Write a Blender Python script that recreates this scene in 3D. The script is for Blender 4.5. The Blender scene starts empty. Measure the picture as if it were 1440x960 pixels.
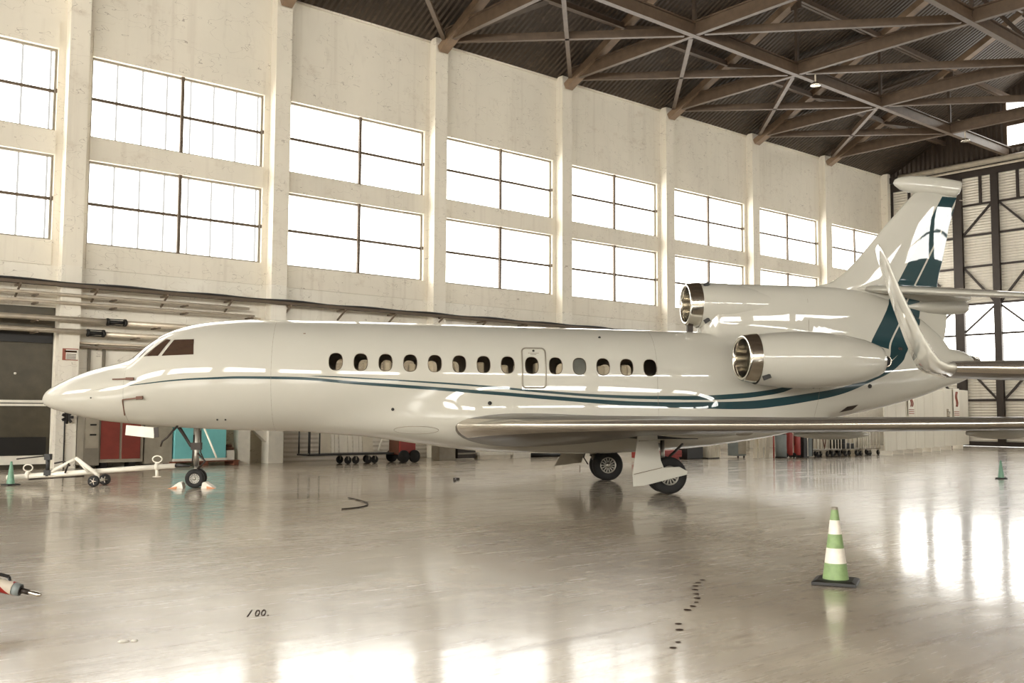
import bpy, bmesh, math, random
import numpy as np
from mathutils import Vector, Matrix
random.seed(7)
S = bpy.context.scene
COL = bpy.context.collection
PI = math.pi

# ------------------------------------------------------------------ helpers
def lin(c):
    return tuple((v/12.92 if v <= 0.04045 else ((v+0.055)/1.055)**2.4) for v in [q/255 for q in c])

class MB:
    """collects geometry for one mesh"""
    def __init__(s): s.v = []; s.f = []; s.sm = []
    def add(s, vs, fs, smooth=False):
        o = len(s.v); s.v += [tuple(map(float, p)) for p in vs]
        s.f += [tuple(i+o for i in f) for f in fs]; s.sm += [smooth]*len(fs); return s
    def box(s, x0, x1, y0, y1, z0, z1):
        return s.add([(x0,y0,z0),(x1,y0,z0),(x1,y1,z0),(x0,y1,z0),(x0,y0,z1),(x1,y0,z1),(x1,y1,z1),(x0,y1,z1)],
                     [(0,3,2,1),(4,5,6,7),(0,1,5,4),(1,2,6,5),(2,3,7,6),(3,0,4,7)])
    def bar(s, a, b, w, h=None, up=(0,0,1)):
        """rectangular bar from a to b, w wide, h high"""
        h = h or w; a = Vector(a); b = Vector(b); d = (b-a).normalized(); u = Vector(up)
        if abs(d.dot(u)) > .98: u = Vector((1,0,0))
        r = d.cross(u).normalized(); u = r.cross(d).normalized()
        vs = [p + r*(i*w/2) + u*(j*h/2) for p in (a, b) for i, j in ((-1,-1),(1,-1),(1,1),(-1,1))]
        return s.add(vs, [(0,1,2,3),(7,6,5,4),(0,4,5,1),(1,5,6,2),(2,6,7,3),(3,7,4,0)])
    def tube(s, pts, r, n=10, cap=True):
        pts = [Vector(p) for p in pts]; rr = r if isinstance(r, (list, tuple)) else [r]*len(pts)
        vs = []; prev = None
        for i, p in enumerate(pts):
            d = (pts[min(i+1, len(pts)-1)] - pts[max(i-1, 0)]).normalized()
            if prev is None:
                u = Vector((0,0,1)) if abs(d.z) < .9 else Vector((1,0,0)); a = d.cross(u).normalized()
            else: a = (prev - d*prev.dot(d)).normalized()
            prev = a; b = d.cross(a)
            vs += [p + (a*math.cos(2*PI*k/n) + b*math.sin(2*PI*k/n))*rr[i] for k in range(n)]
        fs = [(i*n+k, i*n+(k+1)%n, (i+1)*n+(k+1)%n, (i+1)*n+k) for i in range(len(pts)-1) for k in range(n)]
        s.add(vs, fs, True)
        if cap:
            o = len(s.v)-len(vs)
            s.f += [tuple(o+k for k in reversed(range(n))), tuple(o+(len(pts)-1)*n+k for k in range(n))]; s.sm += [False]*2
        return s
    def lathe(s, prof, n=24, o=(0,0,0), axis='z'):
        """prof = [(r,h)...] about an axis through o"""
        vs = []
        for r, h in prof:
            for k in range(n):
                c, q = r*math.cos(2*PI*k/n), r*math.sin(2*PI*k/n)
                p = {'z': (c,q,h), 'x': (h,c,q), 'y': (q,h,c)}[axis]
                vs.append((p[0]+o[0], p[1]+o[1], p[2]+o[2]))
        fs = [(i*n+k, i*n+(k+1)%n, (i+1)*n+(k+1)%n, (i+1)*n+k) for i in range(len(prof)-1) for k in range(n)]
        return s.add(vs, fs, True)
    def prism(s, poly, t0, t1, plane='xz'):
        """poly in a plane, extruded between t0 and t1 along the third axis"""
        n = len(poly)
        def P(a, b, t): return {'xz': (a,t,b), 'xy': (a,b,t), 'yz': (t,a,b)}[plane]
        vs = [P(a,b,t0) for a,b in poly] + [P(a,b,t1) for a,b in poly]
        fs = [tuple(range(n)), tuple(reversed(range(n,2*n)))] + [(i,(i+1)%n+0 if 0 else (i+1)%n,(i+1)%n+n,i+n) for i in range(n)]
        return s.add(vs, fs)
    def loft(s, rings, smooth=True, cap=True):
        n = len(rings[0]); vs = [p for r in rings for p in r]
        fs = [(i*n+k, i*n+(k+1)%n, (i+1)*n+(k+1)%n, (i+1)*n+k) for i in range(len(rings)-1) for k in range(n)]
        s.add(vs, fs, smooth)
        if cap:
            o = len(s.v)-len(vs)
            s.f += [tuple(o+k for k in reversed(range(n))), tuple(o+(len(rings)-1)*n+k for k in range(n))]; s.sm += [False]*2
        return s
    def build(s, name, mat, parent=None, bevel=0):
        me = bpy.data.meshes.new(name); me.from_pydata(s.v, [], s.f); me.update()
        me.polygons.foreach_set('use_smooth', s.sm)
        bm = bmesh.new(); bm.from_mesh(me); bmesh.ops.recalc_face_normals(bm, faces=bm.faces); bm.to_mesh(me); bm.free()
        o = bpy.data.objects.new(name, me); COL.objects.link(o)
        if mat: me.materials.append(mat)
        if parent: o.parent = parent
        if bevel:
            m = o.modifiers.new('bevel', 'BEVEL'); m.width = bevel; m.segments = 2; m.limit_method = 'ANGLE'
        return o

def tag(o, label=None, cat=None, group=None, kind=None):
    if label: o['label'] = label
    if cat: o['category'] = cat
    if group: o['group'] = group
    if kind: o['kind'] = kind
    return o
def empty(name, loc, rz=0, label=None, cat=None, group=None, kind=None):
    o = bpy.data.objects.new(name, None); COL.objects.link(o); o.location = loc; o.rotation_euler = (0,0,rz)
    o.empty_display_size = .3
    return tag(o, label, cat, group, kind)
def kids(o): return [c for c in bpy.data.objects if c.parent == o]
def copy_tree(o, parent=None):
    c = o.copy(); COL.objects.link(c); c.parent = parent
    for ch in kids(o): copy_tree(ch, c)
    return c
def pchip(pts):
    xs = np.array([p[0] for p in pts], float); ys = np.array([p[1] for p in pts], float)
    h = np.diff(xs); d = np.diff(ys)/h; m = np.zeros_like(xs)
    for i in range(1, len(xs)-1):
        if d[i-1]*d[i] > 0:
            w1 = 2*h[i]+h[i-1]; w2 = h[i]+2*h[i-1]; m[i] = (w1+w2)/(w1/d[i-1]+w2/d[i])
    m[0] = d[0]; m[-1] = d[-1]
    def f(x):
        x = np.clip(np.asarray(x, float), xs[0], xs[-1]); i = np.clip(np.searchsorted(xs, x)-1, 0, len(h)-1)
        t = (x-xs[i])/h[i]
        return ((1+2*t)*(1-t)**2*ys[i] + t*(1-t)**2*h[i]*m[i] + t*t*(3-2*t)*ys[i+1] + t*t*(t-1)*h[i]*m[i+1])
    return f

# ------------------------------------------------------------------ materials
class NT:
    def __init__(s, name):
        s.m = bpy.data.materials.new(name); s.m.use_nodes = True; s.t = s.m.node_tree
        s.b = s.t.nodes['Principled BSDF']; s.out = s.t.nodes['Material Output']
    def n(s, t, **k):
        x = s.t.nodes.new(t)
        for a, v in k.items(): setattr(x, a, v)
        return x
    def l(s, a, b): s.t.links.new(a, b)
    def math(s, op, a, b=None, clamp=False):
        x = s.n('ShaderNodeMath', operation=op); x.use_clamp = clamp
        for i, v in enumerate((a, b)):
            if v is None: continue
            if isinstance(v, (int, float)): x.inputs[i].default_value = v
            else: s.l(v, x.inputs[i])
        return x.outputs[0]
    def mix(s, fac, a, b):
        x = s.n('ShaderNodeMix', data_type='RGBA')
        if isinstance(fac, (int, float)): x.inputs[0].default_value = fac
        else: s.l(fac, x.inputs[0])
        for i, v in ((6, a), (7, b)):
            if isinstance(v, tuple): x.inputs[i].default_value = (*v[:3], 1)
            else: s.l(v, x.inputs[i])
        return x.outputs[2]
    def noise(s, scale, detail=4, vec=None, rough=.55):
        x = s.n('ShaderNodeTexNoise'); x.inputs['Scale'].default_value = scale; x.inputs['Detail'].default_value = detail
        x.inputs['Roughness'].default_value = rough
        if vec is not None: s.l(vec, x.inputs['Vector'])
        return x.outputs['Fac']
    def ramp(s, fac, a, b):
        x = s.n('ShaderNodeMapRange'); s.l(fac, x.inputs[0]); x.inputs[1].default_value = a; x.inputs[2].default_value = b; x.clamp = True
        return x.outputs[0]
    def coord(s, scale=(1,1,1), which='Object'):
        c = s.n('ShaderNodeTexCoord'); m = s.n('ShaderNodeMapping'); m.inputs['Scale'].default_value = scale
        s.l(c.outputs[which], m.inputs['Vector']); return m.outputs['Vector']

def mat(name, rgb, rough=.6, metal=0, var=.08, scale=3, coat=0, spec=.5, bump=0):
    m = NT(name); c = lin(rgb); b = m.b
    v = m.noise(scale, 5, m.coord())
    d = tuple(q*(1-var*2.2) for q in c); e = tuple(min(1, q*(1+var)) for q in c)
    m.l(m.mix(m.ramp(v, .3, .7), d, e), b.inputs['Base Color'])
    b.inputs['Roughness'].default_value = rough; b.inputs['Metallic'].default_value = metal
    b.inputs['Specular IOR Level'].default_value = spec
    b.inputs['Coat Weight'].default_value = coat; b.inputs['Coat Roughness'].default_value = .04
    if bump:
        bp = m.n('ShaderNodeBump'); bp.inputs['Strength'].default_value = bump; bp.inputs['Distance'].default_value = .02
        m.l(m.noise(scale*6, 6, m.coord()), bp.inputs['Height']); m.l(bp.outputs[0], b.inputs['Normal'])
    return m.m

M = {}
M['white_paint'] = mat('white_paint', (228,222,208), .55, var=.05)
M['cream_panel'] = mat('cream_panel', (214,205,186), .6, var=.05)
M['grey_metal'] = mat('grey_metal', (140,132,118), .5, .3)
M['grey_cabinet'] = mat('grey_cabinet', (158,149,132), .55)
M['dark_steel'] = mat('dark_steel', (52,44,38), .5, .4)
M['black'] = mat('black', (24,21,18), .5, var=.1)
M['rubber'] = mat('rubber', (26,24,22), .75, var=.15, scale=12)
M['chrome'] = mat('chrome', (225,220,210), .14, 1, var=.03)
M['polished'] = mat('polished', (205,198,186), .2, .9, var=.03)
M['alloy'] = mat('alloy', (165,160,150), .35, .8)
M['red_door'] = mat('red_door', (130,56,46), .5)
M['red'] = mat('red', (150,50,42), .45)
M['turquoise'] = mat('turquoise', (124,200,200), .5, var=.04)
M['pallet_wood'] = mat('pallet_wood', (128,78,56), .8, var=.2, scale=9)
M['roof_steel'] = mat('roof_steel', (90,73,57), .5, .0, var=.12)
M['roof_steel_dark'] = mat('roof_steel_dark', (74,60,47), .6, .0, var=.12)
M['chord_light'] = mat('chord_paint', (128,106,84), .55, 0, var=.2, scale=1)
M['pipe'] = mat('pipe', (205,192,172), .3, .3)
M['tray'] = mat('tray', (92,78,62), .6)
M['bracket'] = mat('bracket', (110,96,80), .6)
M['cone_green'] = mat('cone_green', (126,150,98), .55, var=.1, scale=14)
M['cone_teal'] = mat('cone_teal', (112,152,128), .55, var=.1, scale=14)
M['cone_white'] = mat('cone_white', (222,214,200), .5, var=.06, scale=14)
M['brown_cover'] = mat('brown_cover', (98,60,40), .6)
M['door_dark'] = mat('door_dark', (74,67,52), .5, var=.1)
M['orange'] = mat('orange', (205,140,95), .6)
M['leather'] = mat('leather', (232,222,200), .6)
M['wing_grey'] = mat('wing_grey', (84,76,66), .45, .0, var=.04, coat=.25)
M['teal_paint'] = mat('teal_paint', (34,68,72), .3, coat=.8)
M['ink'] = mat('ink', (62,44,34), .9, spec=.1)
M['sign_red'] = mat('sign_red', (150,84,66), .6)
M['slate'] = mat('slate', (120,126,124), .5)

def glass(name, rgb, rough=.03):
    m = NT(name); m.b.inputs['Base Color'].default_value = (*lin(rgb), 1); m.b.inputs['Roughness'].default_value = rough
    m.b.inputs['Specular IOR Level'].default_value = .5; m.b.inputs['Coat Weight'].default_value = 1
    return m.m
M['cockpit_glass'] = glass('cockpit_glass', (64,48,38))
def clear(name, tint=(.6,.56,.5), f=.12):
    m = NT(name); t = m.n('ShaderNodeBsdfTransparent'); t.inputs[0].default_value = (*tint, 1)
    g = m.n('ShaderNodeBsdfGlossy'); g.inputs['Roughness'].default_value = .03
    x = m.n('ShaderNodeMixShader'); fr = m.n('ShaderNodeFresnel'); fr.inputs[0].default_value = 1.45
    m.l(fr.outputs[0], x.inputs[0]); m.l(t.outputs[0], x.inputs[1]); m.l(g.outputs[0], x.inputs[2]); m.l(x.outputs[0], m.out.inputs[0])
    return m.m
M['cabin_glass'] = clear('cabin_glass', (.86,.82,.76))
M['nav_glass'] = clear('nav_glass', (.85,.8,.75))

WIN = 3.8        # window wall in open shade
SUNNY = 12.5      # windows on the sunny side behind the camera, and the added back-wall fill panes
def daylight(name, strength, rgb=(1,.98,.92), lines=0):
    m = NT(name); e = m.n('ShaderNodeEmission'); e.inputs['Strength'].default_value = strength
    c = rgb
    if lines:
        # joints between translucent sheets
        x = m.n('ShaderNodeSeparateXYZ'); m.l(m.coord(), x.inputs[0])
        fr = m.math('FRACT', m.math('DIVIDE', x.outputs[0], lines))
        k = m.math('LESS_THAN', fr, .085)
        m.l(m.mix(k, (*rgb,), tuple(q*.1 for q in rgb)), e.inputs[0])
    else: e.inputs[0].default_value = (*rgb, 1)
    m.l(e.outputs[0], m.out.inputs[0]); return m.m
M['day'] = daylight('daylight_pane', WIN)
M['day_lines'] = daylight('daylight_sheet', WIN, lines=.82)
M['day_door'] = daylight('daylight_door_pane', WIN)
M['day_sunny'] = daylight('daylight_sunny_pane', SUNNY)

# plastered / painted wall with faint stains
def wall_mat(name, rgb, stripes=0, axis=2, dark=.82, rough=.6, low=None):
    m = NT(name); c = lin(rgb); b = m.b
    big = m.noise(.35, 6, m.coord((1,1,.5))); fine = m.noise(4, 6, m.coord((1,1,.3)))
    streak = m.noise(1.2, 5, m.coord((3,3,.12)))
    cc = c
    if low:   # colour lightened below the windows, making up for weaker light there
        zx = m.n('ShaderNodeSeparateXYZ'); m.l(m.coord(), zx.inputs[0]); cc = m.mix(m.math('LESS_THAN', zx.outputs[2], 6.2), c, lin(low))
    col = m.mix(m.ramp(big, .35, .75), tuple(q*.86 for q in c), cc)
    col = m.mix(m.math('MULTIPLY', m.ramp(streak, .55, .8), .22), col, lin((150,130,108)))
    col = m.mix(m.math('MULTIPLY', m.ramp(fine, .6, .75), .12), col, lin((140,120,100)))
    if low:
        cr_ = m.math('ABSOLUTE', m.math('SUBTRACT', m.noise(.55, 3, m.coord((1,1,2.2)), .7), .5)); ck = m.math('MULTIPLY', m.math('LESS_THAN', cr_, .0016), .55)
        col = m.mix(ck, col, lin((120,100,82)))
        blot = m.ramp(m.noise(.9, 7, m.coord((1,1,1.6)), .75), .58, .7); col = m.mix(m.math('MULTIPLY', blot, .3), col, lin((168,148,124)))
    m.l(col, b.inputs['Base Color']); b.inputs['Roughness'].default_value = rough
    h = fine; bp = m.n('ShaderNodeBump'); bp.inputs['Distance'].default_value = .01; bp.inputs['Strength'].default_value = .25
    if stripes:
        x = m.n('ShaderNodeSeparateXYZ'); m.l(m.coord(), x.inputs[0])
        w = m.math('SINE', m.math('MULTIPLY', x.outputs[axis], 2*PI/stripes))
        h = w; bp.inputs['Distance'].default_value = stripes*.18; bp.inputs['Strength'].default_value = .8
    m.l(h, bp.inputs['Height']); m.l(bp.outputs[0], b.inputs['Normal'])
    return m.m
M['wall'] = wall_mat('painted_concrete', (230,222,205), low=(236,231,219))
M['wall_low'] = wall_mat('painted_panels', (214,207,190))
M['brown_wall'] = wall_mat('brown_cladding', (74,61,49), .3, 1)
M['deck'] = wall_mat('roof_deck', (70,57,44), .25, 0)
M['door_sheet'] = wall_mat('corrugated_sheet', (222,214,198), .16, 2)
M['partition'] = wall_mat('partition_board', (220,213,196))

# polished concrete floor
def floor_mat():
    m = NT('polished_concrete'); b = m.b
    v = m.coord((1,1,1)); big = m.noise(.18, 6, v, .6); mid = m.noise(1.1, 8, v, .65)
    # long scuffs roughly parallel to the aircraft's path
    c = m.n('ShaderNodeTexCoord'); mp = m.n('ShaderNodeMapping'); mp.inputs['Rotation'].default_value = (0,0,math.radians(38)); mp.inputs['Scale'].default_value = (.35,3.2,1)
    m.l(c.outputs['Object'], mp.inputs['Vector']); scuff = m.noise(1.3, 8, mp.outputs[0], .7)
    col = m.mix(m.ramp(big, .3, .72), lin((146,131,112)), lin((188,176,157)))
    col = m.mix(m.math('MULTIPLY', m.ramp(mid, .5, .72), .45), col, lin((206,195,174)))
    col = m.mix(m.math('MULTIPLY', m.ramp(scuff, .54, .7), .6), col, lin((108,92,76)))
    m.l(col, b.inputs['Base Color'])
    r = m.math('ADD', m.math('MULTIPLY', scuff, .34), m.math('MULTIPLY', big, .2))
    m.l(m.math('ADD', r, -.015), b.inputs['Roughness'])
    b.inputs['IOR'].default_value = 1.5; b.inputs['Specular IOR Level'].default_value = .45
    b.inputs['Coat Weight'].default_value = .5; m.l(m.math('ADD', m.math('MULTIPLY', scuff, .12), .02), b.inputs['Coat Roughness'])
    bp = m.n('ShaderNodeBump'); bp.inputs['Strength'].default_value = .22; bp.inputs['Distance'].default_value = .02
    hh = m.math('ADD', m.math('MULTIPLY', scuff, .22), m.math('MULTIPLY', m.noise(.7, 3, v), 1.0))
    m.l(hh, bp.inputs['Height']); m.l(bp.outputs[0], b.inputs['Normal']); m.l(bp.outputs[0], b.inputs['Coat Normal'])
    return m.m
M['floor'] = floor_mat()

# aircraft paint: white lacquer, teal ribbons given in the aircraft's own x (aft) and z (up)
LOW = [(0,2.0),(1.6,2.23),(2.34,2.32),(3.23,2.42),(3.98,2.46),(4.58,2.48),(5.81,2.47),(7.05,2.38),(8.62,2.28),(10.21,2.17),(11.83,2.05),(13.48,1.95),(15.15,1.93),(16.17,1.95),(16.85,2.02),(17.54,2.12),(18.41,2.28),(19.2,2.56),(19.8,2.86),(20.2,3.15),(20.6,3.5),(24,3.9)]
LOWW = [(0,0),(1.55,0.002),(2.3,.01),(3.2,.016),(4,.024),(5.8,.03),(8.6,.036),(11.8,.045),(13.5,.055),(15.15,.078),(16.2,.095),(17,.1),(18.4,.085),(19.2,.07),(19.8,.11),(20.4,.12),(20.6,0),(24,0)]
UP = [(0,2.5),(6.11,2.52),(7.36,2.475),(8.61,2.41),(9.89,2.33),(11.18,2.22),(12.82,2.12),(14.48,2.1),(15.83,2.15),(16.6,2.24),(17.5,2.4),(24,2.5)]
UPW = [(0,0),(5.9,0),(6.3,.01),(8.6,.018),(11,.026),(14.5,.045),(16,.06),(16.9,.06),(17.4,.0),(24,0)]
def fcurve(nt, xin, pts, lo, hi):
    n = nt.n('ShaderNodeFloatCurve'); cv = n.mapping.curves[0]
    n.mapping.use_clip = False
    P = [(x/24, (y-lo)/(hi-lo)) for x, y in pts]
    while len(cv.points) < len(P): cv.points.new(.5, .5)
    for p, q in zip(cv.points, P): p.location = q; p.handle_type = 'AUTO_CLAMPED'
    n.mapping.update(); nt.l(xin, n.inputs['Value'])
    return nt.math('ADD', nt.math('MULTIPLY', n.outputs[0], hi-lo), lo)
WX = [6.6+.5485*i for i in range(14)]
def WZ(x): return 2.85-.009*(x-6.6)
def jet_paint(name, windows=False, fin=True):
    m = NT(name); b = m.b; x = m.n('ShaderNodeSeparateXYZ'); m.l(m.coord(), x.inputs[0]); X, Y, Z = x.outputs
    xn = m.math('DIVIDE', X, 24)
    def band(c, w):
        return m.math('LESS_THAN', m.math('ABSOLUTE', m.math('SUBTRACT', Z, fcurve(m, xn, c, 0, 5))), fcurve(m, xn, w, 0, .5))
    AND = lambda *a: __import__('functools').reduce(lambda p, q: m.math('MULTIPLY', p, q), a)
    gt = lambda a, c: m.math('GREATER_THAN', a, c); lt = lambda a, c: m.math('LESS_THAN', a, c)
    mask = m.math('MAXIMUM', band(LOW, LOWW), band(UP, UPW))
    # tail ribbons
    zz = m.math('SUBTRACT', Z, 3.33)
    front = m.math('ADD', m.math('MULTIPLY', zz, .562), 19.43); sep = m.math('ADD', m.math('MULTIPLY', zz, .545), 19.93)
    bot = m.math('SUBTRACT', 3.47, m.math('MULTIPLY', m.math('SUBTRACT', X, 19.51), .3))
    A = AND(gt(X, front), lt(X, sep), gt(Z, bot), lt(Z, 7.27))
    curve = m.math('SUBTRACT', 20.98, m.math('MULTIPLY', m.math('POWER', m.math('MAXIMUM', m.math('SUBTRACT', 4.4, Z), 0), 2), .6))
    lim = m.math('MAXIMUM', curve, m.math('MULTIPLY', gt(Z, 4.9), 30))
    B = AND(gt(X, m.math('ADD', sep, .05)), lt(X, lim), gt(Z, 3.0), lt(Z, 7.27))
    mask = m.math('MAXIMUM', mask, m.math('MAXIMUM', A, B))
    v = m.noise(1.5, 4, m.coord())
    base = m.mix(v, lin((180,176,164)), lin((187,183,171)))
    m.l(m.mix(mask, base, lin((20,52,57))), b.inputs['Base Color'])
    b.inputs['Roughness'].default_value = .65; b.inputs['Specular IOR Level'].default_value = .2; b.inputs['Coat Weight'].default_value = 1; b.inputs['Coat Roughness'].default_value = .015
    bp = m.n('ShaderNodeBump'); bp.inputs['Strength'].default_value = .012; bp.inputs['Distance'].default_value = .02
    m.l(m.noise(2.2, 2, m.coord()), bp.inputs['Height']); m.l(bp.outputs[0], b.inputs['Coat Normal'])
    if windows:
        fx = m.math('SUBTRACT', m.math('DIVIDE', X, .5485), 6.6/.5485-.5)
        idx = m.math('FLOOR', fx); dx = m.math('MULTIPLY', m.math('SUBTRACT', m.math('SUBTRACT', fx, idx), .5), .5485/.15)
        wz = m.math('SUBTRACT', 2.85+.009*6.6, m.math('MULTIPLY', X, .009))
        dz = m.math('DIVIDE', m.math('SUBTRACT', Z, wz), .19)
        pw = lambda q, e: m.math('POWER', m.math('ABSOLUTE', q), e)
        inside = lt(m.math('ADD', pw(dx, 2.5), pw(dz, 2.5)), 1)
        hole = AND(inside, gt(idx, -.5), lt(idx, 13.5))
        tr = m.n('ShaderNodeBsdfTransparent'); mx = m.n('ShaderNodeMixShader')
        m.l(hole, mx.inputs[0]); m.l(b.outputs[0], mx.inputs[1]); m.l(tr.outputs[0], mx.inputs[2]); m.l(mx.outputs[0], m.out.inputs[0])
    return m.m
M['jet'] = jet_paint('jet_paint')
M['jet_hull'] = jet_paint('jet_hull_paint', True)
def plain_jet():
    m = NT('jet_white'); b = m.b; v = m.noise(1.5, 4, m.coord())
    m.l(m.mix(v, lin((180,176,164)), lin((187,183,171))), b.inputs['Base Color'])
    b.inputs['Roughness'].default_value = .65; b.inputs['Specular IOR Level'].default_value = .2; b.inputs['Coat Weight'].default_value = 1; b.inputs['Coat Roughness'].default_value = .015
    return m.m
M['jet_white'] = plain_jet()

# ------------------------------------------------------------------ the hangar (x along the window wall, y towards it)
D = 32.36; XE = 57.9; XB = -20.; YR = -34.; PITCH = 6.96; GL = 9.71; GW = 5.94
def roof_z(y): return 16.75 + .5*(32.4-abs(y) if y > 0 else 32.4+y)
tag(MB().box(XB-.5, XE+8, YR-.5, D+6, -.3, 0).build('floor', M['floor']), kind='structure')

# left wall with two rows of window openings
bays = range(-4, 7)
w = MB(); edges = [XB]
for n in bays: edges += [GL+PITCH*n, GL+PITCH*n+GW]
edges += [XE+.3]
def opening_rows(mb, ya, yb, e, zs, ztop):
    for i in range(0, len(e)-1, 2): mb.box(e[i], e[i+1], ya, yb, zs[0], ztop)          # piers
    for i in range(1, len(e)-1, 2):
        mb.box(e[i], e[i+1], ya, yb, zs[0], zs[1]); mb.box(e[i], e[i+1], ya, yb, zs[2], zs[3]); mb.box(e[i], e[i+1], ya, yb, zs[4], ztop)
ZS = [0, 6.98, 9.66, 10.40, 13.02]
opening_rows(w, D, D+.45, edges, [4.9]+ZS[1:], 17.0)
w.box(XB, 4.2, D, D+.45, 0, 4.9); w.box(9.0, XE+.3, D, D+.45, 0, 4.9)
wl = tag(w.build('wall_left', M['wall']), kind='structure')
# lintel and sill bands a little proud of the wall
n_trim = 0
def trim(mb, m, parent=None):
    global n_trim; n_trim += 1
    return tag(mb.build('trim_%d' % n_trim, m), kind='structure')
b = MB()
for n in bays:
    x0 = GL+PITCH*n; b.box(x0, x0+GW, D-.05, D+.001, 13.02, 13.85); b.box(x0, x0+GW, D-.05, D+.001, 9.66, 10.40); b.box(x0, x0+GW, D-.05, D+.001, 6.2, 6.98)
trim(b, M['wall'])
# wall columns
for k in range(-4, 7):
    x = 8.9+PITCH*k; c = MB().box(x, x+.6, D-.42, D+.05, 0, 16.85)
    # small cast ribs on the return side
    for z in np.arange(5.4, 6.0, .16): c.box(x+.6, x+.66, D-.1, D-.04, z, z+.07)
    trim(c, M['wall'])
trim(MB().box(XE-.35, XE-.02, D-.45, D+.05, 0, 16.85), M['wall'])
trim(MB().box(XB, XE, D-.06, D+.4, 16.72, 16.86), M['wall'])

def make_window(name, x0, z0, x1, z1, y, s, pm, inner=1):
    """steel window set in a wall facing -y (s=-1) or +y (s=1)"""
    r = empty(name, (x0, y, z0), 0, kind='structure'); W = x1-x0; Hh = z1-z0
    p = MB().box(0, W, -.02*s, .02*s, 0, Hh) if s < 0 else MB().box(0, W, -.02, .02, 0, Hh)
    p.build('window_pane', pm, r)
    f = MB(); t = .07; ya, yb = sorted((s*.02, s*.1))
    f.box(0, W, ya, yb, 0, t); f.box(0, W, ya, yb, Hh-t, Hh); f.box(0, t, ya, yb, t, Hh-t); f.box(W-t, W, ya, yb, t, Hh-t)
    f.build('window_frame', M['grey_metal'], r)
    MB().box(t, W-t, *sorted((s*.03, s*.1)), Hh*.49-.045, Hh*.49+.045).build('transom_bar', M['tray'], r)
    if inner:
        ym = s*.16; rod = MB().box(W*.5-.05, W*.5+.05, ym-.05, ym+.05, -.14, Hh+.12)
        for z in (-.18, Hh+.14): rod.lathe([(0.001,-.07),(.11,-.06),(.13,0),(.11,.06),(0.001,.07)], 10, (W*.5, s*.14, z), 'z')
        rod.build('locking_rod', M['tray'], r)
        MB().box(W-.06, W+.08, ym-.05, ym+.02, Hh*.49-.06, Hh*.49+.06).build('window_latch', M['tray'], r)
    return r
nw = 0
for n in bays:
    for z0, z1 in ((6.98, 9.66), (10.40, 13.02)):
        nw += 1; make_window('window_%d' % nw, GL+PITCH*n, z0, GL+PITCH*n+GW, z1, D+.22, -1, M['day_lines'] if n <= 0 else M['day'])

# wall behind the camera: the opposite long side with its own windows, and the back end
w = MB()
for i in range(0, len(edges)-1, 2): w.box(edges[i], edges[i+1], YR-.45, YR, 0, 17.0)
for i in range(1, len(edges)-1, 2): w.box(edges[i], edges[i+1], YR-.45, YR, 0, 9.9); w.box(edges[i], edges[i+1], YR-.45, YR, 13.02, 17.0)
tag(w.build('wall_right', M['wall']), kind='structure')
for n in bays:
    nw += 1; make_window('window_%d' % nw, GL+PITCH*n, 9.9, GL+PITCH*n+GW, 13.02, YR-.2, 1, M['day_sunny'], 0)
g = [(YR-.4,0),(D+.4,0),(D+.4,16.9),(0,33.1),(YR-.4,16.3)]
bw = MB(); bw.prism(g, XB-.4, XB, 'yz'); tag(bw.build('wall_back', M['wall']), kind='structure')
for j in range(6):  # unseen glowing windows added to the back wall as fill light
    y0 = -30+10.*j; nw += 1
    r = make_window('window_%d' % nw, 0, 0, 8., 5.6, 0, -1, M['day_sunny'], 0)
    r.location = (XB+.12, y0+8, 5.5); r.rotation_euler = (0,0,PI/2)
    for c in kids(r): pass
    r.rotation_euler = (0,0,-PI/2+PI); r.location = (XB+.12, y0, 5.5)

# roof deck
d = MB(); ye = D+.5
d.add([(XB-.5,ye,roof_z(ye)),(XE+.5,ye,roof_z(ye)),(XE+.5,0,roof_z(0)),(XB-.5,0,roof_z(0)),(XB-.5,ye,roof_z(ye)+.2),(XE+.5,ye,roof_z(ye)+.2),(XE+.5,0,roof_z(0)+.2),(XB-.5,0,roof_z(0)+.2)],
      [(0,1,2,3),(7,6,5,4),(0,4,5,1),(1,5,6,2),(2,6,7,3),(3,7,4,0)])
yr = YR-.5; zr = roof_z(0)-.5*(-yr)
d.add([(XB-.5,0,roof_z(0)),(XE+.5,0,roof_z(0)),(XE+.5,yr,zr),(XB-.5,yr,zr),(XB-.5,0,roof_z(0)+.2),(XE+.5,0,roof_z(0)+.2),(XE+.5,yr,zr+.2),(XB-.5,yr,zr+.2)],
      [(0,1,2,3),(7,6,5,4),(0,4,5,1),(1,5,6,2),(2,6,7,3),(3,7,4,0)])
tag(d.build('ceiling', M['deck']), kind='structure')

ORD = ['first','second','third','fourth','fifth','sixth','seventh','eighth','ninth','tenth','eleventh','twelfth']
ROWS = [24.65, 16.95, 9.25, 1.5]
ZC = 16.62
def up(y): return roof_z(y)-.62
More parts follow.
